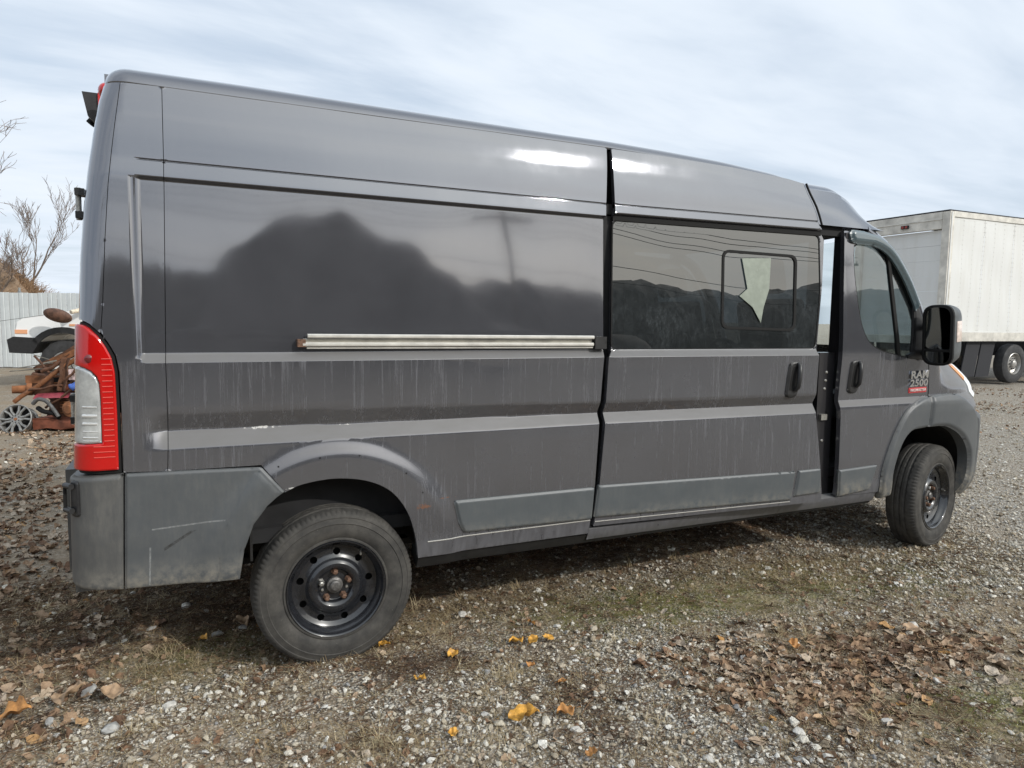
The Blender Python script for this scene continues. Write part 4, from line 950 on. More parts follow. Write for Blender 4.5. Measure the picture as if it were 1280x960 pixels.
slabs = [proto('flat_stone', stone_bm(16, (1, random.uniform(.6, .9), random.uniform(.16, .3))), stone_m, 24) for i in range(5)]
def leaf_bm(curl, fold, wav_, lobes=0, n=9, L=1., W=.6, twist=0.):
    """a dry leaf: midrib along x, folded along it and curled"""
    bm = bmesh.new(); rows = []
    for i in range(n):
        u = i/(n-1); w = W*.5*(math.sin(math.pi*u**.8)**.8)*(1+lobes*.35*math.sin(u*math.pi*6))
        a = curl*(u-.4); r = 1/curl if abs(curl) > .05 else 20
        x = math.sin(a)*r; z0 = (1-math.cos(a))*r
        row = []
        for k in (-1, -.5, 0, .5, 1):
            y = w*k; z = z0+fold*abs(y)+wav_*math.sin(7*u+3*k)*abs(k)*.12+wav_*.05*math.sin(17*u+k)
            yy = y*math.cos(twist*(u-.5))-z*math.sin(twist*(u-.5))*.5; zz = z+y*math.sin(twist*(u-.5))
            row.append(bm.verts.new((x*L, yy, zz)))
        rows.append(row)
    for a, b in zip(rows, rows[1:]):
        for k in range(4): bm.faces.new((a[k], a[k+1], b[k+1], b[k]))
    s = [bm.verts.new(v) for v in ((-.75, .012, .05), (-.75, -.012, .05))]; bm.faces.new((s[0], s[1], rows[0][2])) if rows[0][2] else None
    bmesh.ops.remove_doubles(bm, verts=bm.verts, dist=.0005)
    return bm
leaves = [proto('leaf', leaf_bm(random.uniform(.2, 1.3)*random.choice((1, 1, -1)), random.uniform(.05, .45), random.uniform(.3, 1.0), random.choice((0, 0, .6, 1.)), W=random.uniform(.45, .85), twist=random.uniform(-1.4, 1.4)), leaf_m, 60) for i in range(12)]
def blade_bm(k, L, w, up, spread_):
    bm = bmesh.new()
    for i in range(k):
        a = random.uniform(0, 6.28); p = Vector((random.uniform(-1, 1)*spread_, random.uniform(-1, 1)*spread_, 0)); l = L*random.uniform(.5, 1.2); el = R(random.uniform(*up)); q = []
        for s in range(5):
            u = s/4; e = el-u*R(55)*random.uniform(.5, 1); d = Vector((math.cos(a)*math.cos(e), math.sin(a)*math.cos(e), math.sin(e)))
            if s: p = p+d*l/4
            pz = Vector((p.x, p.y, max(p.z, .004))); sd_ = Vector((-math.sin(a), math.cos(a), 0))*w*(1-u*.85)
            q.append((bm.verts.new(pz-sd_), bm.verts.new(pz+sd_)))
        for (a0, a1), (b0, b1) in zip(q, q[1:]): bm.faces.new((a0, a1, b1, b0))
    return bm
tufts = [proto('straw_tuft', blade_bm(9, .085, .0011, (0, 60), .03), straw_m, 60) for i in range(5)]
weeds = [proto('weed_tuft', blade_bm(26, .13, .0012, (20, 88), .025), straw_m, 60) for i in range(4)]
mosst = [proto('moss_tuft', blade_bm(16, .020, .0012, (25, 90), .022), moss_m, 60) for i in range(4)]
def twig_bm():
    bm = bmesh.new()
    for i in range(7):
        a = random.uniform(0, 6.28); p = Vector((random.gauss(0, .03), random.gauss(0, .03), random.uniform(.002, .012))); l = random.uniform(.03, .09)
        pts = [p+Vector((math.cos(a+.5*s*random.uniform(-.3, .3)), math.sin(a), random.uniform(-.02, .12)))*l*s/3 for s in range(4)]; add_tube(bm, pts, [.0012, .0013, .0010, .0006], 4, False)
    return bm
twigs = [proto('twig_bunch', twig_bm(), twig_m, 60) for i in range(5)]

def in_view(x, y, m=.06):
    """keep to the ground the photograph can see, with a margin of about a metre so a step aside still shows litter"""
    d = np.stack([x+.56, y+2.942, np.full_like(x, -1.517)], 1); rr = np.array(r2); uu = np.array(u2); ff = np.array(f_)
    z = d@ff; U = (d@rr)/np.maximum(z, .01); V = (d@uu)/np.maximum(z, .01)
    return (z > .3) & (np.abs(U) < 640/FOC+m+1.3/np.maximum(z, .5)) & (V > -480/FOC-m-.5/np.maximum(z, .5))
def sample(n, x0, x1, y0, y1, dens, seed):
    g = np.random.default_rng(seed); x = g.uniform(x0, x1, n); y = g.uniform(y0, y1, n); d = np.hypot(x+.56, y+2.94)
    k = (g.uniform(0, 1, n) < dens(x, y)*np.clip((6./d)**1.1, 0, 1)) & in_view(x, y)
    return x[k], y[k], g
def place(name, xy, g, size, protos, label, sink=.3, tilt=.5, flat=False, flat_tilt=.35, sizek=.5):
    x, y = xy; n = len(x); s = size[0]*(size[1]/size[0])**(g.uniform(0, 1, n)**(1/sizek))
    z = ghgt(x, y)+s*sink
    rot = np.stack([g.normal(0, flat_tilt, n), g.normal(0, flat_tilt, n), g.uniform(0, 6.283, n)], 1) if flat else np.stack([g.uniform(-tilt, tilt, n), g.uniform(-tilt, tilt, n), g.uniform(0, 6.283, n)], 1)
    return scatter(name, np.stack([x, y, z], 1), rot, np.stack([s, s, s], 1), g.integers(0, len(protos), n), protos, label)

grav_d = lambda x, y: np.clip(.13+.42*np.clip((fbm(x, y, 2.1, 5)-.44)*3.2, 0, 1)+.35*np.clip((x-3)/1.5, 0, 1)+.75*pm('white', x, y)-.55*pm('moss', x, y)-.5*pm('pile', x, y)-.4*pm('dark', x, y)-.25*leftside(x, y), .02, 1)
NEAR = (-2.2, 4.6, -2.1, 1.6)
x, y, g = sample(70000, *NEAR, grav_d, 11); place('gravel', (x, y), g, (.009, .034), stones, 'loose crushed limestone gravel', .22, .8, sizek=.62)
x, y, g = sample(130000, -5, 14, -2.1, 9, lambda x, y: grav_d(x, y)*((x < -2.2) | (x > 4.6) | (y > 1.6)), 19); place('gravel', (x, y), g, (.016, .045), stones, 'gravel farther off round the van', .2, .7, sizek=.55)
x, y, g = sample(120000, *NEAR, lambda x, y: np.clip(grav_d(x, y)+.25, 0, 1), 12); place('grit', (x, y), g, (.005, .012), stones, 'fine grit between the gravel stones', .3, 1.5)
x, y, g = sample(4200, *NEAR, lambda x, y: np.clip(.16+.5*pm('white', x, y)+.35*leftside(x, y)-.3*pm('moss', x, y), 0, 1), 13); place('rubble', (x, y), g, (.026, .060), stones+slabs, 'scattered larger limestone pieces', .16, .35, sizek=.45)
x, y, g = sample(3600, 1.2, 3.2, -1.5, -.35, lambda x, y: pm('pile', x, y)**.7, 14); place('leaf_litter', (x, y), g, (.03, .085), leaves, 'heap of dead brown leaves on the gravel at lower right', .08, flat=True, flat_tilt=.22, sizek=.8)
x, y, g = sample(30000, -5.5, -.55, -.7, 9.5, lambda x, y: leftside(x, y)*np.clip(fbm(x, y, 1.8, 61)*2.6-.55, .12, 1), 24); place('leaf_litter', (x, y), g, (.028, .080), leaves, 'dead leaves strewn over the ground behind the van', .16, flat=True, flat_tilt=.4, sizek=.7)
x, y, g = sample(34000, *NEAR, lambda x, y: np.clip(.15+.12*np.clip(.9-x, 0, 1)+.35*np.clip(fbm(x, y, 1.1, 62)-.5, 0, 1)+.12*pm('dark', x, y), 0, 1), 25); place('leaf_litter', (x, y), g, (.014, .048), leaves, 'scraps of dead leaf between the stones', .16, flat=True, flat_tilt=.4)
x, y, g = sample(42000, 4.4, 18, -1.5, 9, lambda x, y: np.clip((fbm(x, y, .55, 71)-.45)*3.5, 0, 1), 15); place('leaf_litter', (x, y), g, (.03, .080), leaves, 'drifts of dead leaves beyond the front wheel', .16, flat=True, flat_tilt=.45)
x, y, g = sample(44000, *NEAR, lambda x, y: np.clip(.13+.9*pm('straw', x, y)+.40*np.clip(fbm(x, y, 1.7, 81)*2-.75, 0, 1)+.2*leftside(x, y), 0, 1), 16); place('dry_grass', (x, y), g, (.45, 1.1), tufts, 'flattened dry grass stalks', 0, .15)
x, y, g = sample(80000, -2.5, 5, -2.2, 2, lambda x, y: pm('moss', x, y)*np.clip(fbm(x, y, 7, 91)*2.6-.75, 0, 1), 17); place('moss', (x, y), g, (.5, 1.2), mosst, 'low olive green moss and grass', 0, .1)
x, y, g = sample(20000, *NEAR, lambda x, y: np.clip(.08+.9*pm('dark', x, y)+.45*np.clip(fbm(x, y, 1.5, 95)*2.2-.9, 0, 1)+.3*pm('pile', x, y)+.2*leftside(x, y), 0, 1), 18); place('twig_litter', (x, y), g, (.6, 1.3), twigs, 'dark twigs and needles on the ground', 0, .15)
wl = [(.64, -.41, 1.0), (.60, -.36, .8), (.22, .27, .9), (.30, .33, .8), (-.78, .30, .8), (-.66, .36, .7), (2.11, -.62, .9), (2.02, -.55, .7), (.03, -.60, 1.0), (.08, -.66, .8), (1.1, .5, .9), (.75, .47, 1.), (1.5, .6, .9), (2.2, .5, .9), (-.15, .60, .7), (.5, .5, 1.1), (-.02, -.55, .7), (1.38, -.62, .6), (2.6, -.4, .7), (1.9, .55, .8)]
wa = np.array(wl); scatter('dry_weeds', np.stack([wa[:, 0], wa[:, 1], ghgt(wa[:, 0], wa[:, 1])], 1), np.stack([0*wa[:, 0], 0*wa[:, 0], rng.uniform(0, 6, len(wa))], 1), np.repeat(wa[:, 2:3], 3, 1), rng.integers(0, 4, len(wa)), weeds, 'dry weed stalks standing in the gravel')

# --- leaves and stones one can point at
yel = mat('yellow_leaf', (.52, .27, .045), .6, noise=(45, .55), bump=(120, .4)); ora = mat('orange_leaf', (.36, .17, .05), .65, noise=(45, .5), bump=(120, .4)); tan = mat('tan_leaf', (.33, .225, .14), .7, noise=(35, .4), bump=(120, .4))
LV = [(.545, -.70, .125, yel, 'large crumpled yellow leaf on pale gravel, the biggest leaf in front'), (.735, -.72, .075, ora, 'folded yellow-brown leaf just right of the biggest yellow leaf'),
 (.275, -.28, .055, yel, 'small yellow leaf by itself below the rear wheel, on brown straw'), (.22, .05, .06, yel, 'yellow leaf close to the foot of the rear tyre'), (.475, -.15, .06, yel, 'yellow leaf on gravel right of the rear tyre, left of the leaf cluster'),
 (.80, -.135, .075, yel, 'left leaf of the yellow cluster behind the dry weed'), (.865, -.165, .06, yel, 'middle leaf of the yellow cluster behind the dry weed'), (.945, -.165, .055, yel, 'right leaf of the yellow cluster behind the dry weed'),
 (.95, .03, .05, ora, 'orange leaf farthest back from the yellow cluster, near the moss'), (.76, -.355, .045, ora, 'small orange leaf on dark needles behind the biggest yellow leaf'), (.815, -.53, .05, ora, 'brown-orange leaf halfway between the weed and the biggest yellow leaf'),
 (.285, -.68, .045, yel, 'small bright yellow leaf left of the biggest yellow leaf'), (-.53, .455, .05, yel, 'yellow leaf in the shade behind the rear bumper'), (-1.20, .06, .13, ora, 'long orange leaf at the left edge of the picture'), (1.965, -.69, .06, ora, 'orange leaf on top of the brown leaf pile'),
 (.68, -.98, .05, ora, 'orange leaf at the bottom edge below the biggest yellow leaf'), (-.36, .57, .10, tan, 'curled tan leaf standing against the rear tyre'), (-1.02, .12, .13, tan, 'broad tan leaf among flat stones left of the bumper'), (-.86, .07, .11, tan, 'long tan leaf lying below the rear bumper corner'),
 (2.62, -.80, .10, tan, 'pale tan leaf upright at the right end of the leaf pile')]
for i, (x, y, s, m_, lb) in enumerate(LV):
    bm = leaf_bm(random.uniform(.5, 1.4), random.uniform(.2, .6), random.uniform(.6, 1.3), random.choice((0, .7)), 11, W=random.uniform(.7, .95), twist=random.uniform(-.8, .8))
    bmesh.ops.subdivide_edges(bm, edges=bm.edges[:], cuts=1, use_grid_fill=True, smooth=.3)
    for v in bm.verts: v.co += Vector((0, 0, random.uniform(-.018, .018)))
    bmesh.ops.scale(bm, vec=(s, s, s), verts=bm.verts)
    o = bmobj('fallen_leaf', bm, m_, None, ang=70); o.location = (x, y, float(ghgt(x, y))+.016+s*.12); o.rotation_euler = (random.uniform(-.3, .3), random.uniform(-.25, .25), random.uniform(0, 6.28))
    tag(o, lb, 'leaf', 'single leaves lying on the gravel')
pale = mat('pale_limestone', (.52, .50, .46), .85, noise=(30, .3), bump=(90, .5)); greyst = mat('grey_limestone', (.33, .325, .31), .85, noise=(30, .35), bump=(90, .5))
ST = [(-.85, -.14, .085, greyst, 'greenish grey flat stone at lower left, the biggest one below the bumper'), (-.47, .52, .06, greyst, 'dark grey stone in the shade of the rear bumper'), (-.75, .70, .055, greyst, 'grey stone under the rear bumper corner'), (2.72, -.74, .075, pale, 'white flat stone alone above the right end of the leaf pile'),
 (1.45, -.77, .05, pale, 'round white stone at the left edge of the leaf pile'), (2.28, -1.16, .05, pale, 'white stone below the right half of the leaf pile'), (1.05, -1.16, .055, pale, 'squarish white stone at the bottom edge under the dark twigs'), (1.43, -1.34, .055, pale, 'round white stone at the bottom edge, right one of two'),
 (1.33, -1.30, .05, greyst, 'grey slab at the bottom edge, left of the round white stone'), (1.45, -1.19, .06, pale, 'white angular stone below the leaf pile'), (-1.06, 0.0, .055, greyst, 'grey stone at far lower left'), (-.66, -.06, .06, pale, 'long pale stone above the greenish flat stone'),
 (.245, -.48, .05, pale, 'pale stone left of the biggest yellow leaf'), (.72, -.82, .06, pale, 'pale slab right below the biggest yellow leaf'), (.68, .27, .075, pale, 'white slab on straw behind the yellow leaves'), (1.06, -.04, .05, pale, 'white stone at the left edge of the moss'),
 (1.81, -.95, .05, pale, 'pale stone lying on the leaf pile'), (1.82, -1.27, .055, pale, 'pale stone among moss at lower right'), (-.35, .54, .06, greyst, 'grey stone beside the foot of the rear tyre'), (-.95, .16, .10, greyst, 'long flat grey stone under the left corner of the bumper')]
for i, (x, y, s, m_, lb) in enumerate(ST):
    bm = stone_bm(26, (1, random.uniform(.65, .85), random.uniform(.35, .55)), .2); bmesh.ops.subdivide_edges(bm, edges=bm.edges[:], cuts=1, use_grid_fill=True, fractal=.3)
    bmesh.ops.scale(bm, vec=(s, s, s), verts=bm.verts); o = bmobj('limestone_rock', bm, m_, None, ang=28); o.location = (x, y, float(ghgt(x, y))+s*.14); o.rotation_euler = (random.uniform(-.2, .2), random.uniform(-.2, .2), random.uniform(0, 6.28))
    tag(o, lb, 'stone', 'larger stones lying on the gravel')

# ------------------------------------------------------------------ semi trailer on the right
def trailer():
    X, Y, Z0, Z1, L, W = 16.10, 8.02, 1.14, 4.24, 13.2, 2.55
    tr = empty('semi_trailer', (X, Y, 0), R(-.5), 'white box semi trailer with dented side panels and roll-up rear door, parked beyond the van', 'trailer')
    white = bpy.data.materials.new('trailer_white'); white.use_nodes = True; t = NT(white.node_tree); P = t.n('ShaderNodeTexCoord').outputs['Object']
    b = t.n('ShaderNodeBsdfPrincipled'); o = t.n('ShaderNodeOutputMaterial'); t.l(b.outputs[0], o.inputs[0])
    n = t.noise(t.scale(P, (5, 5, .7)), 1., 5, .65); n2 = t.noise(P, .9, 4, .6)
    t.l(t.mix(t.math('MULTIPLY', t.mr(n, .45, .75), t.mr(n2, .3, .7, .2, .8)), (.68, .685, .67), (.58, .57, .53)), b.inputs['Base Color']); b.inputs['Roughness'].default_value = .45
    frame = mat('trailer_frame', (.60, .575, .52), .6, .2, noise=(3, .3)); rail_m = mat('trailer_rail', (.62, .60, .55), .5, .3, noise=(4, .25)); dark = mat('trailer_dark', (.012, .013, .018), .7)
    rivet = mat('rivet', (.60, .59, .56), .5, .4)
    pw = 1.22
    for i in range(int((L-.16)/pw)+1):
        x0 = .14+i*pw; x1 = min(L-.05, x0+pw-.006)
        if x1-x0 < .1: break
        # each panel slightly bowed with a dent line
        rows = []
        for a in np.linspace(x0, x1, 13): rows.append([(a, .012*math.sin(2.1*a+1.3*zz)*math.sin(3*zz)+(-.006 if False else 0), zz) for zz in np.linspace(Z0+.20, Z1-.13, 17)])
        pn = sheet('side_panel', rows, white, tr)
        bm = bmesh.new()
        for a in ((x0+.03, x0+.41, x0+.80, x1-.03) if i < 5 else (x0+.03,)):
            for zz in np.arange(Z0+.26, Z1-.16, .115):
                q = Vector((a, .012*math.sin(2.1*a+1.3*zz)*math.sin(3*zz)-.004, zz)); s = .011
                vs = [bm.verts.new(q+Vector(v)) for v in ((-s, 0, -s), (s, 0, -s), (s, 0, s), (-s, 0, s), (0, -.006, 0))]
                for k in range(4): bm.faces.new((vs[k], vs[(k+1) % 4], vs[4]))
        bmobj('rivets', bm, rivet, pn, smooth=False)['kind'] = 'stuff'
    box('corner_post', (-.02, -.03, Z0-.02), (.135, .16, Z1), frame, tr, .015); box('corner_post', (-.02, W-.16, Z0-.02), (.135, W+.03, Z1), frame, tr, .015)
    box('post_trim', (.02, -.045, Z0), (.06, -.030, Z1-.02), white, tr, .004)
    box('bottom_rail', (.136, -.025, Z0-.02), (L, .04, Z0+.195), rail_m, tr, .01); box('top_rail', (.136, -.025, Z1-.125), (L, .05, Z1+.005), rail_m, tr, .01)
    box('trailer_roof', (-.03, -.02, Z1+.006), (L, W+.02, Z1+.035), dark, tr, .008)
    box('header', (-.03, .161, Z1-.40), (.12, W-.161, Z1+.0), frame, tr, .012)
    box('header_lip', (-.05, .165, Z1-.185), (-.031, W-.165, Z1-.165), rail_m, tr, .003)
    n = 7; h = (Z1-.42-Z0-.10)/n
    for i in range(n):
        z = Z0+.10+i*h; box('door_slat', (.075, .17, z), (.11, W-.17, z+h-.004), white, tr, .006)
    box('rear_sill', (-.04, .05, Z0-.10), (.14, W-.05, Z0+.09), frame, tr, .01)
    box('marker_lamp', (-.065, 1.02, Z1-.31), (-.031, 1.22, Z1-.23), dark, tr, .008)
    for yy in (1.07, 1.17): box('marker_lens', (-.075, yy-.03, Z1-.30), (-.066, yy+.03, Z1-.24), mat('marker_red', (.25, .03, .02), .3), tr, .004)
    box('door_latch', (-.03, .06, Z0+.55), (.0-.021, .10, Z0+1.05), rail_m, tr, .004)
    box('chassis', (.3, .55, .72), (L-.5, W-.55, Z0-.02), dark, tr, .02)
    box('rear_guard', (.02, .25, .48), (.10, W-.25, .58), dark, tr, .01)
    for yy in (.6, W-.6): box('guard_strut', (.02, yy-.04, .58), (.10, yy+.04, Z0-.10), dark, tr, .006)
    for xx in (1.15, 1.75): extrude_poly('mud_flap', [(xx, Z0-.04), (xx+.55, Z0-.04), (xx+.36, .22), (xx-.18, .20)], .10, .13, 1, dark, tr, .004)
    tyr = mat('trailer_tyre', (.035, .036, .038), .8, noise=(9, .4)); wr = mat('trailer_wheel', (.40, .39, .37), .4, .5, noise=(16, .2))
    def wh():
        w = empty('wheel'); bm = bmesh.new(); add_lathe(bm, [(.29, .26), (.42, .28), (.50, .25), (.52, .2), (.52, .08), (.505, .02), (.47, .0), (.36, -.012), (.30, .0), (.285, .03)], 48); bmobj('tyre', bm, tyr, w)
        bm = bmesh.new(); add_lathe(bm, [(.29, .01), (.275, .0), (.262, .02), (.25, .09), (.19, .13), (.17, .06), (.10, .05), (.09, .0), (.05, -.02), (0, -.02)], 40); bmobj('rim', bm, wr, w)
        for k in range(10):
            a = 2*math.pi*k/10; tube('wheel_nut', [(.14*math.cos(a), .055, .14*math.sin(a)), (.14*math.cos(a), .025, .14*math.sin(a))], .014, dark, w, 6)
        return w
    w = wh(); w.parent = tr; w.location = (3.12, .06, .52)
    w_ = copy_tree(w, tr); w_.location = (4.42, .06, .52)
    for xx in (3.12, 4.42):
        for yy in (.06+.33,):
            pass
    for xx in (3.12, 4.42):
        c = copy_tree(w, tr); c.location = (xx, W-.06, .52); c.rotation_euler = (0, 0, math.pi)
    for yy in (.45, W-.50): box('landing_leg', (L-3.2, yy, .02), (L-3.05, yy+.14, Z0-.02), dark, tr, .01)
trailer()

# ------------------------------------------------------------------ fence on the left
def fence():
    f = empty('metal_fence', (-5.40, 20.45, 0), R(-25.1), 'pale grey sheet-metal fence behind the white pickup and scrap', 'fence')
    pmn = mat('fence_sheet', (.60, .63, .63), .5, .2, noise=(2.2, .12)); pw = .262
    def sheet_bm():
        bm = bmesh.new(); sec = [(0, 0), (.012, -.018), (.03, -.022), (.115, -.022), (.122, -.014), (.14, -.014), (.147, -.022), (.232, -.022), (.250, -.018), (.262-.004, .0)]
        A = [bm.verts.new((x, y, .02)) for x, y in sec]; B = [bm.verts.new((x, y, 2.06)) for x, y in sec]
        for k in range(len(sec)-1): bm.faces.new((A[k], A[k+1], B[k+1], B[k]))
        return bm
    p0 = bmobj('fence_sheet', sheet_bm(), pmn, f, ang=20); n0, n1 = -60, 40
    p0.location = (n0*pw, 0, 0)
    for i in range(n0+1, n1):
        c = p0.copy(); C.objects.link(c); c.parent = f; c.location = (i*pw, 0, random.uniform(-.012, .012))
    for i in range(n0, n1, 9): box('fence_post', (i*pw-.03, .005, 0), (i*pw+.03, .07, 2.10 if i != 0 else 2.1), mat('fence_steel', (.30, .31, .31), .5, .5), f, .004)
    for z in (.4, 1.7): box('fence_rail', (n0*pw, .006, z), (n1*pw, .045, z+.06), MATS['fence_steel'], f, .004)
    tube('fence_pipe', [(.75, .09, 0), (.75, .09, 2.20)], .03, MATS['fence_steel'], f, 8)
fence()

# ------------------------------------------------------------------ white pickup
def pickup():
    p = empty('white_pickup', (-3.66, 13.85, 0), R(-12), 'white pickup truck nosing out from behind the van in front of the fence', 'pickup')
    wh_ = mat('white_truck_paint', (.78, .79, .79), .25, 0, .6, noise=(2, .05)); blk = MATS['black_plastic']
    W = 1.95
    body = [(.02, .93), (.00, 1.10), (.05, 1.34), (.14, 1.40), (.95, 1.56), (1.18, 1.60), (1.62, 2.12), (1.75, 2.15), (3.0, 2.15), (3.1, 2.10), (3.15, 1.55), (5.2, 1.55), (5.25, .75), (4.62, .72)]
    body += [(4.15+.50*math.cos(a), .60+.50*math.sin(a)) for a in np.linspace(.3, math.pi-.3, 9)]+[(3.6, .62), (1.45, .62)]
    body += [(.86+.56*math.cos(a), .56+.56*math.sin(a)) for a in np.linspace(.2, math.pi-.75, 10)]+[(.42, .93)]
    extrude_poly('cab_body', body, 0, W, 1, wh_, p, .03)
    extrude_poly('front_bumper', [(-.10, .72), (-.13, .98), (-.02, 1.04), (.36, 1.02), (.42, .90), (.30, .70)], -.05, W+.05, 1, blk, p, .03)
    A = [(.86+r*math.cos(a), .56+r*math.sin(a)) for r, rg in ((.56, np.linspace(.1, math.pi-.62, 14)), (.68, np.linspace(math.pi-.62, .1, 14))) for a in rg]
    extrude_poly('arch_flare', A, -.05, .02, 1, blk, p, .01)
    box('headlamp', (-.012, .06, 1.12), (.10, .42, 1.32), mat('truck_lamp', (.7, .72, .72), .15, 0, 1.), p, .02); box('headlamp', (-.012, W-.42, 1.12), (.10, W-.06, 1.32), MATS['truck_lamp'], p, .02)
    box('turn_lamp', (.0, -.012, 1.10), (.22, .05, 1.18), mat('truck_amber', (.72, .36, .2), .25), p, .015); box('marker_lamp', (.98, -.012, 1.26), (1.14, .01, 1.30), MATS['truck_amber'], p, .006)
    box('grille', (-.03, .45, 1.05), (.02, W-.45, 1.34), blk, p, .02)
    extrude_poly('windscreen', [(1.20, 1.61), (1.215, 1.60), (1.625, 2.09), (1.61, 2.105)], .12, W-.12, 1, MATS['privacy_glass'], p)
    extrude_poly('side_window', [(1.34, 1.63), (2.9, 1.63), (2.9, 2.06), (1.72, 2.06)], -.006, .004, 1, MATS['privacy_glass'], p)
    box('door_gap', (1.36, -.004, .70), (1.375, .01, 1.60), blk, p, 0); box('bonnet_gap', (.10, -.004, 1.365), (1.15, .006, 1.372), blk, p, 0, M=Matrix.Rotation(R(-9.5), 4, 'Y')@Matrix.Translation((-.18, 0, .0)))
    box('bed_liner', (3.2, .08, 1.551), (5.15, W-.08, 1.556), blk, p, 0)
    mm = empty('wing_mirror'); mm.parent = p
    bm = bmesh.new(); Mx = Matrix.Translation((.93, -.42, 1.47))@Matrix.Rotation(R(14), 4, 'Y')@Matrix.Rotation(R(35), 4, 'X')
    bmesh.ops.create_uvsphere(bm, u_segments=20, v_segments=12, radius=1., matrix=Mx@Matrix.Diagonal((.26, .10, .15, 1))); bmobj('mirror_head', bm, mat('rusty_brown', (.105, .052, .034), .7, noise=(14, .6), bump=(40, .5)), mm)
    tube('mirror_arm', [(1.30, .02, 1.58), (1.22, -.14, 1.58), (1.12, -.30, 1.54)], [.05, .045, .04], mat('mirror_bracket', (.62, .54, .42), .6, noise=(20, .3)), mm, 8)
    ty = mat('pickup_tyre', (.03, .03, .031), .85, noise=(12, .4), bump=(70, .5)); rm = mat('pickup_rim', (.45, .44, .42), .4, .6)
    def wh2():
        w = empty('wheel'); bm = bmesh.new(); rg = add_lathe(bm, [(.25, .27), (.40, .29), (.465, .27), (.49, .24), (.49, .06), (.465, .02), (.40, .0), (.30, -.01), (.255, .0), (.245, .03)], 60)
        for r_ in rg[3:5]:
            for k, v in enumerate(r_):
                if (k//2) % 2: v.co.x *= .965; v.co.z *= .965
        bmobj('tyre', bm, ty, w); lathe('rim', [(.25, .01), (.235, .0), (.22, .03), (.12, .07), (.10, .02), (.06, .0), (0, .0)], 32, rm, w); return w
    w = wh2(); w.parent = p; w.location = (.86, .02, .49)
    for a, b, c in ((4.15, .02, 0), (.86, W-.02, math.pi), (4.15, W-.02, math.pi)):
        q = copy_tree(w, p); q.location = (a, b, .49); q.rotation_euler = (0, 0, c)
pickup()

# ------------------------------------------------------------------ scrap heap
JR = Matrix.Translation((-2.31, 7.70, 0))@Matrix.Rotation(R(-25.1), 4, 'Z')      # u to the right, w away, z up
def J(u, w, z): return JR@Vector((u, w, z))
r1 = mat('rust_dark', (.105, .048, .026), .85, .1, noise=(11, .6), bump=(50, .6)); r2m = mat('rust_orange', (.20, .082, .034), .85, .05, noise=(10, .55), bump=(50, .6)); r3 = mat('rust_red', (.19, .062, .034), .85, .05, noise=(9, .5), bump=(40, .5))
def alloy():
    a = empty('alloy_wheel', J(-.225, -.12, .165), 0, 'dull silver alloy wheel leaning at the foot of the scrap heap', 'wheel'); a.rotation_euler = Euler((R(-22), 0, R(-18)), 'XYZ')
    al = mat('dull_alloy', (.28, .275, .26), .45, .6, noise=(25, .3)); Rr = .19
    lathe('rim_barrel', [(Rr, .0), (Rr+.004, -.008), (Rr-.006, -.012), (Rr-.016, .0), (Rr-.022, .05), (Rr-.022, .16), (Rr, .17), (Rr+.004, .165)], 48, al, a)
    lathe('hub', [(0, -.0), (.03, -.002), (.055, .004), (.062, .02), (.06, .05)], 24, al, a)
    for k in range(6):
        t0 = 2*math.pi*k/6+.2; bm = bmesh.new()
        for s in (-1, 1):
            b0, b1 = t0+s*.30, t0+s*.22
            P = [(.05*math.cos(t0+s*.35), .012, .05*math.sin(t0+s*.35)), (.11*math.cos(b0*.5+t0*.5), .004, .11*math.sin(b0*.5+t0*.5)), ((Rr-.014)*math.cos(b1), .004, (Rr-.014)*math.sin(b1))]
            add_tube(bm, P, [.018, .014, .018], 6)
        bmobj('spoke', bm, al, a)
    lathe('centre_cap', [(0, -.012), (.018, -.010), (.022, 0)], 16, r2m, a)
    for k in range(6): 
        t0 = 2*math.pi*k/6+.7; tube('bolt_hole', [(.042*math.cos(t0), -.004, .042*math.sin(t0)), (.042*math.cos(t0), .006, .042*math.sin(t0))], .007, MATS['black_rubber'], a, 8)
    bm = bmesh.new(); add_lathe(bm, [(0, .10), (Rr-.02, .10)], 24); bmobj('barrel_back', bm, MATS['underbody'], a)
alloy()
def beam(name, P, w, h, m, lb, cat, angle=True):
    P = [J(*p) for p in P]; d = (P[1]-P[0]).normalized(); side_ = d.cross(Vector((0, 0, 1))).normalized(); up = side_.cross(d); L = (P[1]-P[0]).length; bm = bmesh.new()
    M_ = Matrix((( *[d.x, side_.x, up.x], P[0].x), (*[d.y, side_.y, up.y], P[0].y), (*[d.z, side_.z, up.z], P[0].z), (0, 0, 0, 1)))
    if angle: sec = [(-w/2, -h/2), (w/2, -h/2), (w/2, -h/2+.012), (-w/2+.012, -h/2+.012), (-w/2+.012, h/2), (-w/2, h/2)]
    else: sec = [(w/2*math.cos(a), h/2*math.sin(a)) for a in np.linspace(0, 2*math.pi, 13)[:-1]]
    n = 9; rows = []
    for i in range(n): rows.append([bm.verts.new(M_@Vector((L*i/(n-1), a+.006*math.sin(i*1.9), b+.008*math.sin(i*1.3+.4)))) for a, b in sec])
    for a, b in zip(rows, rows[1:]):
        for k in range(len(sec)): bm.faces.new((a[k], a[(k+1) % len(sec)], b[(k+1) % len(sec)], b[k]))
    bm.faces.new(rows[0][::-1]); bm.faces.new(rows[-1]); return tag(bmobj(name, bm, m, None, ang=40), lb, cat)
beam('rusty_beam', [(-.30, .35, .74), (.62, .30, 1.22)], .10, .10, r1, 'long dark rusty angle iron slanting over the top of the scrap heap', 'scrap metal')
beam('rusty_beam', [(-.02, .28, .86), (.64, .22, 1.14)], .05, .09, r2m, 'orange rusty bar lying along the topmost angle iron', 'scrap metal')
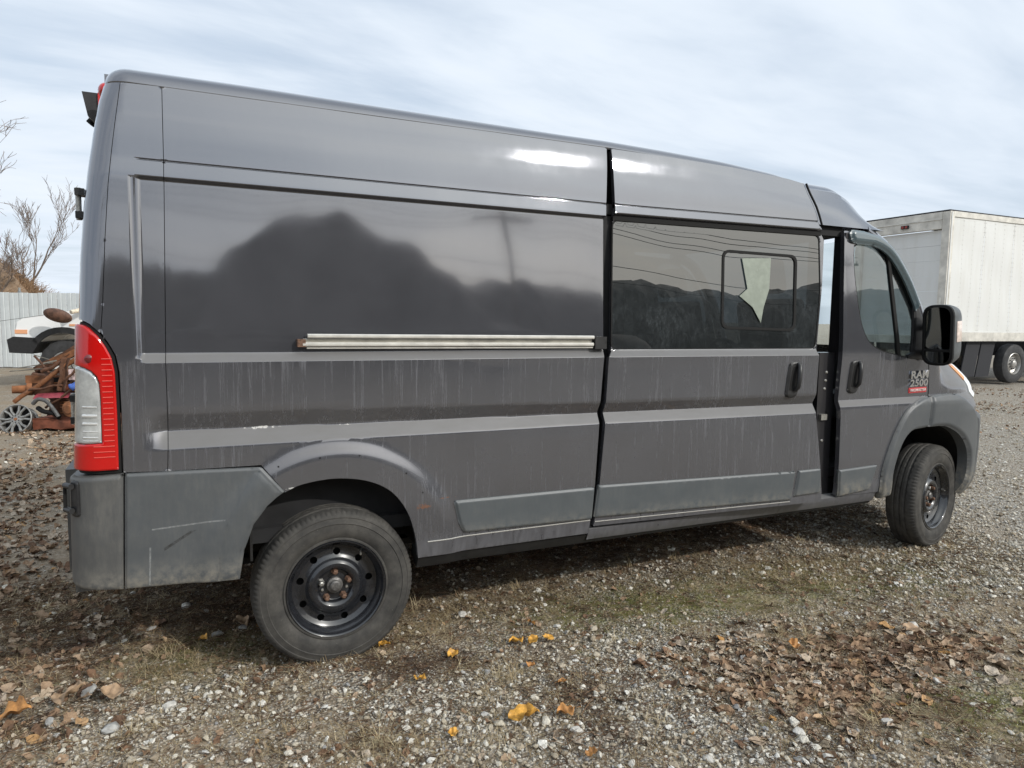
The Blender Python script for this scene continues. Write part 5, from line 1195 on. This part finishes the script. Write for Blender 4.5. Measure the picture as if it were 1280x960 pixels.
beam('rusty_pipe', [(-.30, -.02, .37), (.42, .12, .93)], .058, .058, r2m, 'orange rusty pipe with open end slanting above the alloy wheel', 'pipe', False)
beam('rusty_pipe', [(.02, .05, .76), (.30, .10, .90)], .05, .05, r1, 'short brown rusty pipe in the middle of the scrap heap', 'pipe', False)
beam('rusty_bar', [(.30, .0, .52), (.34, .05, .95)], .10, .07, r1, 'upright brown bar in the scrap heap above the finned engine', 'scrap metal')
for P, lb in (([(.10, -.02, .30), (.58, -.06, .62)], 'thin rusty rod crossing in front of the finned engine'), ([(-.12, .0, .52), (.30, .02, .60)], 'thin rusty rod lying level above the red cowl'), ([(.44, .1, .55), (.60, .05, 1.05)], 'steep thin rod beside the tail lamp'), ([(-.20, .25, .95), (.20, .2, .55)], 'thin rod sloping down across the gearbox'), ([(.16, .2, .86), (.60, .15, .98)], 'thin bent rod uppermost at the right of the scrap heap'), ([(.20, .1, .80), (.58, .2, .72)], 'thin rod lying level behind the upright rusty bar'), ([(.36, .0, .66), (.58, .02, .90)], 'thin rod sloping up to the right behind the tail lamp')):
    beam('bent_rod', P, .03, .03, r1, lb, 'rod', False)
def gearbox():
    gbx = empty('rusty_gearbox', J(-.1, .18, 0), R(-25.1), 'brown rusty gearbox casing in the middle of the scrap heap', 'scrap metal')
    M_ = Matrix.Translation((.0, 0, .0))
    bm = bmesh.new(); add_box(bm, (-.14, 0, .42), (.18, .3, .72)); bmesh.ops.subdivide_edges(bm, edges=bm.edges[:], cuts=2, use_grid_fill=True)
    for v in bm.verts: v.co += Vector((random.gauss(0, .018), random.gauss(0, .018), random.gauss(0, .018)))
    bmobj('casing', bm, r1, gbx, bev=.012)
    box('flange', (-.17, -.02, .60), (.36, .02, .70), r2m, gbx, .008); box('opening', (.08, -.024, .62), (.17, -.018, .68), MATS['black_rubber'], gbx, .002); box('opening', (.20, -.024, .62), (.30, -.018, .68), MATS['black_rubber'], gbx, .002)
    lathe('output_shaft', [(0, -.20), (.05, -.20), (.055, -.05), (.08, -.04), (.085, .02)], 20, r2m, gbx, Matrix.Translation((-.12, 0, .52))@Matrix.Rotation(R(-60), 4, 'Z'))
gearbox()
def engine():
    en = empty('finned_engine', J(.34, .05, 0), R(-25.1), 'rusty engine cylinder with cooling fins on the red base plate', 'engine')
    for k in range(9):
        bm = bmesh.new(); add_box(bm, (-.10, 0, .19+.035*k), (.09, .16, .203+.035*k)); bmobj('cooling_fin', bm, r2m if k % 3 else r1, en, bev=.003, seg=1)
    box('cylinder', (-.07, .02, .18), (.06, .14, .52), r1, en, .01); box('cylinder_head', (-.11, -.01, .515), (.10, .17, .60), r3, en, .02)
    box('head_plate', (-.06, .0, .605), (.05, .12, .80), r1, en, .02)
engine()
bm = bmesh.new(); add_box(bm, (-.06, -.05, .03), (.62, .40, .17), None); bmesh.ops.subdivide_edges(bm, edges=bm.edges[:], cuts=3, use_grid_fill=True)
for v in bm.verts: v.co += Vector((random.gauss(0, .008), random.gauss(0, .008), random.gauss(0, .012)))
bmesh.ops.transform(bm, matrix=JR, verts=bm.verts); tag(bmobj('base_plate', bm, r3, None, bev=.008), 'red-brown rusty base frame lying under the scrap engine', 'scrap metal')
rows = [[J(u, -.06+.10*v, .42+.06*math.sin(v*1.5)+.02*math.sin(4*u)) for v in (0, .5, 1, 1.4)] for u in np.linspace(-.04, .42, 9)]
tag(sheet('red_cowl', rows, mat('faded_red_paint', (.27, .045, .06), .45, noise=(12, .45)), None), 'faded red engine cowl with pale edge lying on the heap', 'engine cover')
tag(tube('rubber_hose', [J(*q) for q in smoothpoly([(-.02, -.08, .36), (.06, -.10, .42), (.16, -.10, .40), (.24, -.09, .30), (.30, -.08, .20)], 5)], .025, mat('old_hose', (.10, .10, .10), .6, noise=(20, .5)), None, 8), 'bent grey black hose hanging in front of the red cowl', 'hose')
tag(tube('rubber_hose', [J(*q) for q in smoothpoly([(.0, -.02, .30), (.10, -.06, .26), (.22, -.07, .24), (.28, -.02, .18)], 5)], .03, MATS['black_rubber'], None, 8), 'black hose lying below the red cowl', 'hose')
bm = bmesh.new(); bmesh.ops.create_icosphere(bm, subdivisions=3, radius=1., matrix=JR@Matrix.Translation((.50, -.02, .58))@Matrix.Diagonal((.09, .06, .05, 1)))
for v in bm.verts: v.co += Vector((0, 0, .012*math.sin(v.co.x*70)+.01*math.sin(v.co.y*60)))
tag(bmobj('blue_rag', bm, mat('blue_cloth', (.06, .13, .42), .8, noise=(25, .4))), 'blue rag tucked into the scrap heap beside the tail lamp', 'rag')
bm = bmesh.new(); add_box(bm, (.38, .02, .66), (.50, .06, .80), JR@Matrix.Translation((0, 0, 0))); tag(bmobj('torn_carton', bm, mat('carton_red_white', (.55, .42, .40), .7, noise=(22, .8)), None, bev=.01), 'small red and white carton in the scrap heap', 'carton')
lathe_o = lathe('brake_drum', [(0, -.04), (.05, -.04), (.055, -.01), (.10, 0), (.11, .06)], 24, r2m, None, JR@Matrix.Translation((.46, -.10, .30))); tag(lathe_o, 'small rusty brake drum at the right end of the scrap heap', 'brake drum')
bm = bmesh.new()
for k in range(26):
    a = J(random.uniform(.05, .6), random.uniform(.2, .5), random.uniform(.55, .95)); add_tube(bm, [a, a+Vector((random.gauss(0, .12), random.gauss(0, .08), random.gauss(0, .05))), a+Vector((random.gauss(0, .2), random.gauss(0, .12), random.gauss(-.05, .08)))], [.010, .008, .006], 5)
tag(bmobj('wire_tangle', bm, mat('wire_grey', (.13, .12, .10), .7, noise=(9, .5)), None, ang=60), 'tangle of grey wire and thin pipes at the back of the scrap heap', 'wire', kind='stuff')
bm = bmesh.new(); add_box(bm, (-.10, .30, .0), (.75, .75, .62)); bmesh.ops.subdivide_edges(bm, edges=bm.edges[:], cuts=4, use_grid_fill=True)
for v in bm.verts: v.co += Vector((random.gauss(0, .04), random.gauss(0, .03), random.gauss(0, .04)))
bmesh.ops.transform(bm, matrix=JR, verts=bm.verts); tag(bmobj('scrap_block', bm, r1, None, bev=.0), 'dark rusty lump at the back of the scrap heap', 'scrap metal')

# ------------------------------------------------------------------ trees, brush, hills
bark = mat('bare_bark', (.135, .105, .085), .9, noise=(6, .35)); twigc = mat('pale_twig', (.145, .112, .092), .9, noise=(6, .3))
def tree(loc, H, label, seed, spread_=.55, trunk_r=.16, levels=6, lean=(0, 0), fork=.25, group=None, bend=.18, up=.10):
    rs = random.Random(seed); t = empty('bare_tree', loc, 0, label, 'tree', group)
    segs = {0: [], 1: []}
    def grow(p, d, L, r, lv):
        n = 4 if lv < 3 else 3; pts = [p]; rad = [r]
        for i in range(n):
            d = (d+Vector((rs.gauss(0, bend), rs.gauss(0, bend), rs.gauss(0, bend)+up))).normalized(); p = p+d*L/n; pts.append(p); rad.append(r*(1-.42*(i+1)/n))
        segs[0 if lv < 2 else 1].append((pts, rad, lv))
        if lv >= levels: return
        k = rs.choice((2, 3, 3)) if lv else rs.choice((4, 5))
        for i in range(k):
            f = rs.uniform(.35, 1) if i else 1.; q = pts[max(1, min(n, round(f*n)))]
            ax = Vector((rs.gauss(0, 1), rs.gauss(0, 1), rs.gauss(0, .4))).normalized()
            d2 = (d+ax*spread_*rs.uniform(.6, 1.3)).normalized(); grow(q, d2, L*rs.uniform(.58, .80), max(rad[-1]*rs.uniform(.55, .85), .011), lv+1)
    grow(Vector((0, 0, 0)), Vector((lean[0], lean[1], 1)).normalized(), H*fork, trunk_r, 0)
    zm = max(q.z for s_ in segs.values() for pts, _, __ in s_ for q in pts); sc = H/zm
    for s_ in segs.values():
        for pts, _, __ in s_: pts[:] = [q*sc for q in pts]
    for key, nm, m_ in ((0, 'trunk', bark), (1, 'crown', twigc)):
        bm = bmesh.new()
        for pts, rad, lv in segs[key]: add_tube(bm, pts, rad, 8 if lv < 2 else (4 if lv < 4 else 3), lv < 2)
        bmobj(nm, bm, m_, t, ang=70)
    return t
GT = 'bare trees on the far left'
tree((-9.0, 45.2, 0), 9.4, 'bare fan-shaped tree standing behind the fence at left', 8, .60, .15, 6, (.0, 0), .20, GT, bend=.10, up=.16)
tree((-8.3, 30.5, 0), 12.6, 'tall bare tree reaching in from the left edge with fine drooping twigs', 11, .62, .24, 6, (.22, 0), .27, GT, up=.03)
tree((-9.5, 39., 0), 5.5, 'small bare tree among the brown brush left of the fan-shaped tree', 23, .5, .08, 5, (0, 0), .3, GT)
tree((-7.9, 42., 1.), 4.5, 'thin sapling overgrown with brown vines on the brush mound', 29, .5, .06, 5, (0, 0), .3, GT)
# brush-covered bank behind the fence
rows = []
for a in np.linspace(0, 1, 40):
    xx = -30+24.6*a; h = 3.9*np.clip((1-a)*6.5, 0, 1)**.9+.35*math.sin(a*23)+.15*math.sin(a*61)
    rows.append([(xx+.2*math.sin(b*9), 37+b*9-xx*.12, max(-.05, h*math.sin(math.pi*min(1, b*1.02))**.6*(.95+.1*math.sin(b*17+a*40)))) for b in np.linspace(0, 1, 16)])
brown = mat('brush_soil', (.20, .135, .085), .95, noise=(1.5, .45), bump=(4, 1.))
sheet('brush_bank', rows, brown, None)['kind'] = 'structure'
bm = bmesh.new()
for k in range(5200):
    a = random.random()**.6; xx = -16+11.2*a; aa = (xx+30)/24.6; h = 3.9*min(1, max(0, (1-aa)*6.5))**.9; b = random.uniform(.03, .6)
    yy = 37+b*9-xx*.12; zz = h*math.sin(math.pi*min(1, b*1.02))**.6-.15; l = random.uniform(.3, 1.0); v = Vector((random.gauss(0, .45), random.gauss(0, .35), random.uniform(.3, 1))).normalized()
    p = Vector((xx, yy, zz)); add_tube(bm, [p, p+v*l*.5, p+v*l+Vector((random.gauss(0, .12), 0, -.08))], [.022, .014, .004], 3, False)
tag(bmobj('brush', bm, rand_mat('brush_twig', [(0, (.22, .14, .085)), (1, (.30, .20, .12))], 1.3), None, ang=80), 'dry brown brush covering the bank behind the fence', None, None, 'stuff')

# ------------------------------------------------------------------ what the van mirrors: the far side of the yard
def ridge(name, x0, x1, y0, depth, hf, m, n=90):
    rows = []
    for i in range(n+1):
        xx = x0+(x1-x0)*i/n; h = hf(xx); rows.append([(xx, y0-depth*b, h*math.sin(math.pi*min(.98, b*.98+.0))**.7-.1+.06*h*(vnoise(xx, b*9, .9, 7)-.5)) for b in np.linspace(0, 1, 12)])
    o = sheet(name, rows, m, None, 80); o['kind'] = 'structure'; return o
treeb = mat('far_wood', (.075, .066, .058), .95, noise=(.4, .4))
ridge('hills', -140, 160, -70, 40, lambda q: 20.+.8*math.sin(q*.05+1)+.5*math.sin(q*.17)+1.0*(float(vnoise(q, 0, .35, 5))-.5)+1.0*(float(vnoise(q, 0, 1.1, 8))-.5), treeb, 260)
ridge('gravel_mound', -3.0, 15, -18, 8, lambda q: float(np.interp(q, [-3, -1.2, 0, .35, 1.6, 3.2, 4.6, 6.5, 8.4, 9.8, 13, 15], [0, 3, 4.6, 6.9, 8.0, 8.3, 8.3, 7.6, 6.5, 4.9, 3, 0]))+.15*math.sin(q*3.), mat('mound_soil', (.10, .088, .08), .95, noise=(1., .4)), 60)
def pole(x, y, lb):
    p = empty('utility_pole', (x, y, 0), R(12), lb, 'utility pole', 'utility poles across the yard')
    wd = mat('pole_wood', (.11, .085, .065), .9, noise=(5, .3)); tube('pole', [(0, 0, 0), (0, 0, 10.6)], [.15, .10], wd, p, 10); box('crossarm', (-1.2, -.06, 9.9), (1.2, .06, 10.03), wd, p, .01)
    for a in (-1.1, -.5, .5, 1.1): tube('insulator', [(a, 0, 10.03), (a, 0, 10.2)], .04, mat('insulator', (.4, .38, .36), .3), p, 8)
PX = [(-14, -22, 'wooden utility pole across the yard, the one behind the rear of the van'), (13, -26, 'wooden utility pole across the yard, mirrored in the side of the van'), (40, -30, 'wooden utility pole across the yard, the one farthest towards the van\'s front')]
for q in PX: pole(*q)
for k, (dx, dz) in enumerate(((-1.1, 10.2), (-.5, 10.2), (.5, 10.2), (1.1, 10.2), (0, 8.3), (0, 7.6))):
    P = []
    for (a, b, _), (c, d, __) in zip(PX, PX[1:]):
        for u in np.linspace(0, 1, 14): P.append((a+(c-a)*u, b+(d-b)*u-dx, dz-.9*4*u*(1-u)-.05*k))
    tag(tube('overhead_wire', P, .016, MATS['black_rubber'], None, 5), ['overhead wire, outermost on the near side of the crossarms', 'overhead wire, second from the near side', 'overhead wire, third from the near side', 'overhead wire, outermost on the far side', 'thick cable strung below the crossarms', 'lowest cable on the utility poles'][k], 'wire', 'wires between the utility poles')

# ------------------------------------------------------------------ pale ragged patch on the vent pane of the sliding door
Q = spts(Sd, [(2.20, 1.865), (2.40, 1.875), (2.385, 1.70), (2.345, 1.60), (2.325, 1.515), (2.27, 1.60), (2.18, 1.66), (2.235, 1.70)], .0)
bm = bmesh.new(); bm.faces.new([bm.verts.new(q) for q in Q]); ge = bmesh.ops.extrude_face_region(bm, geom=bm.faces[:]); bmesh.ops.translate(bm, vec=(0, -.002, 0), verts=[v for v in ge['geom'] if isinstance(v, bmesh.types.BMVert)])
tag(bmobj('pale_patch', bm, mat('pale_patch_surface', (.26, .29, .245), .25, noise=(18, .15)), None, ang=20), 'pale ragged patch on the vent pane of the sliding door', 'plastic sheet')
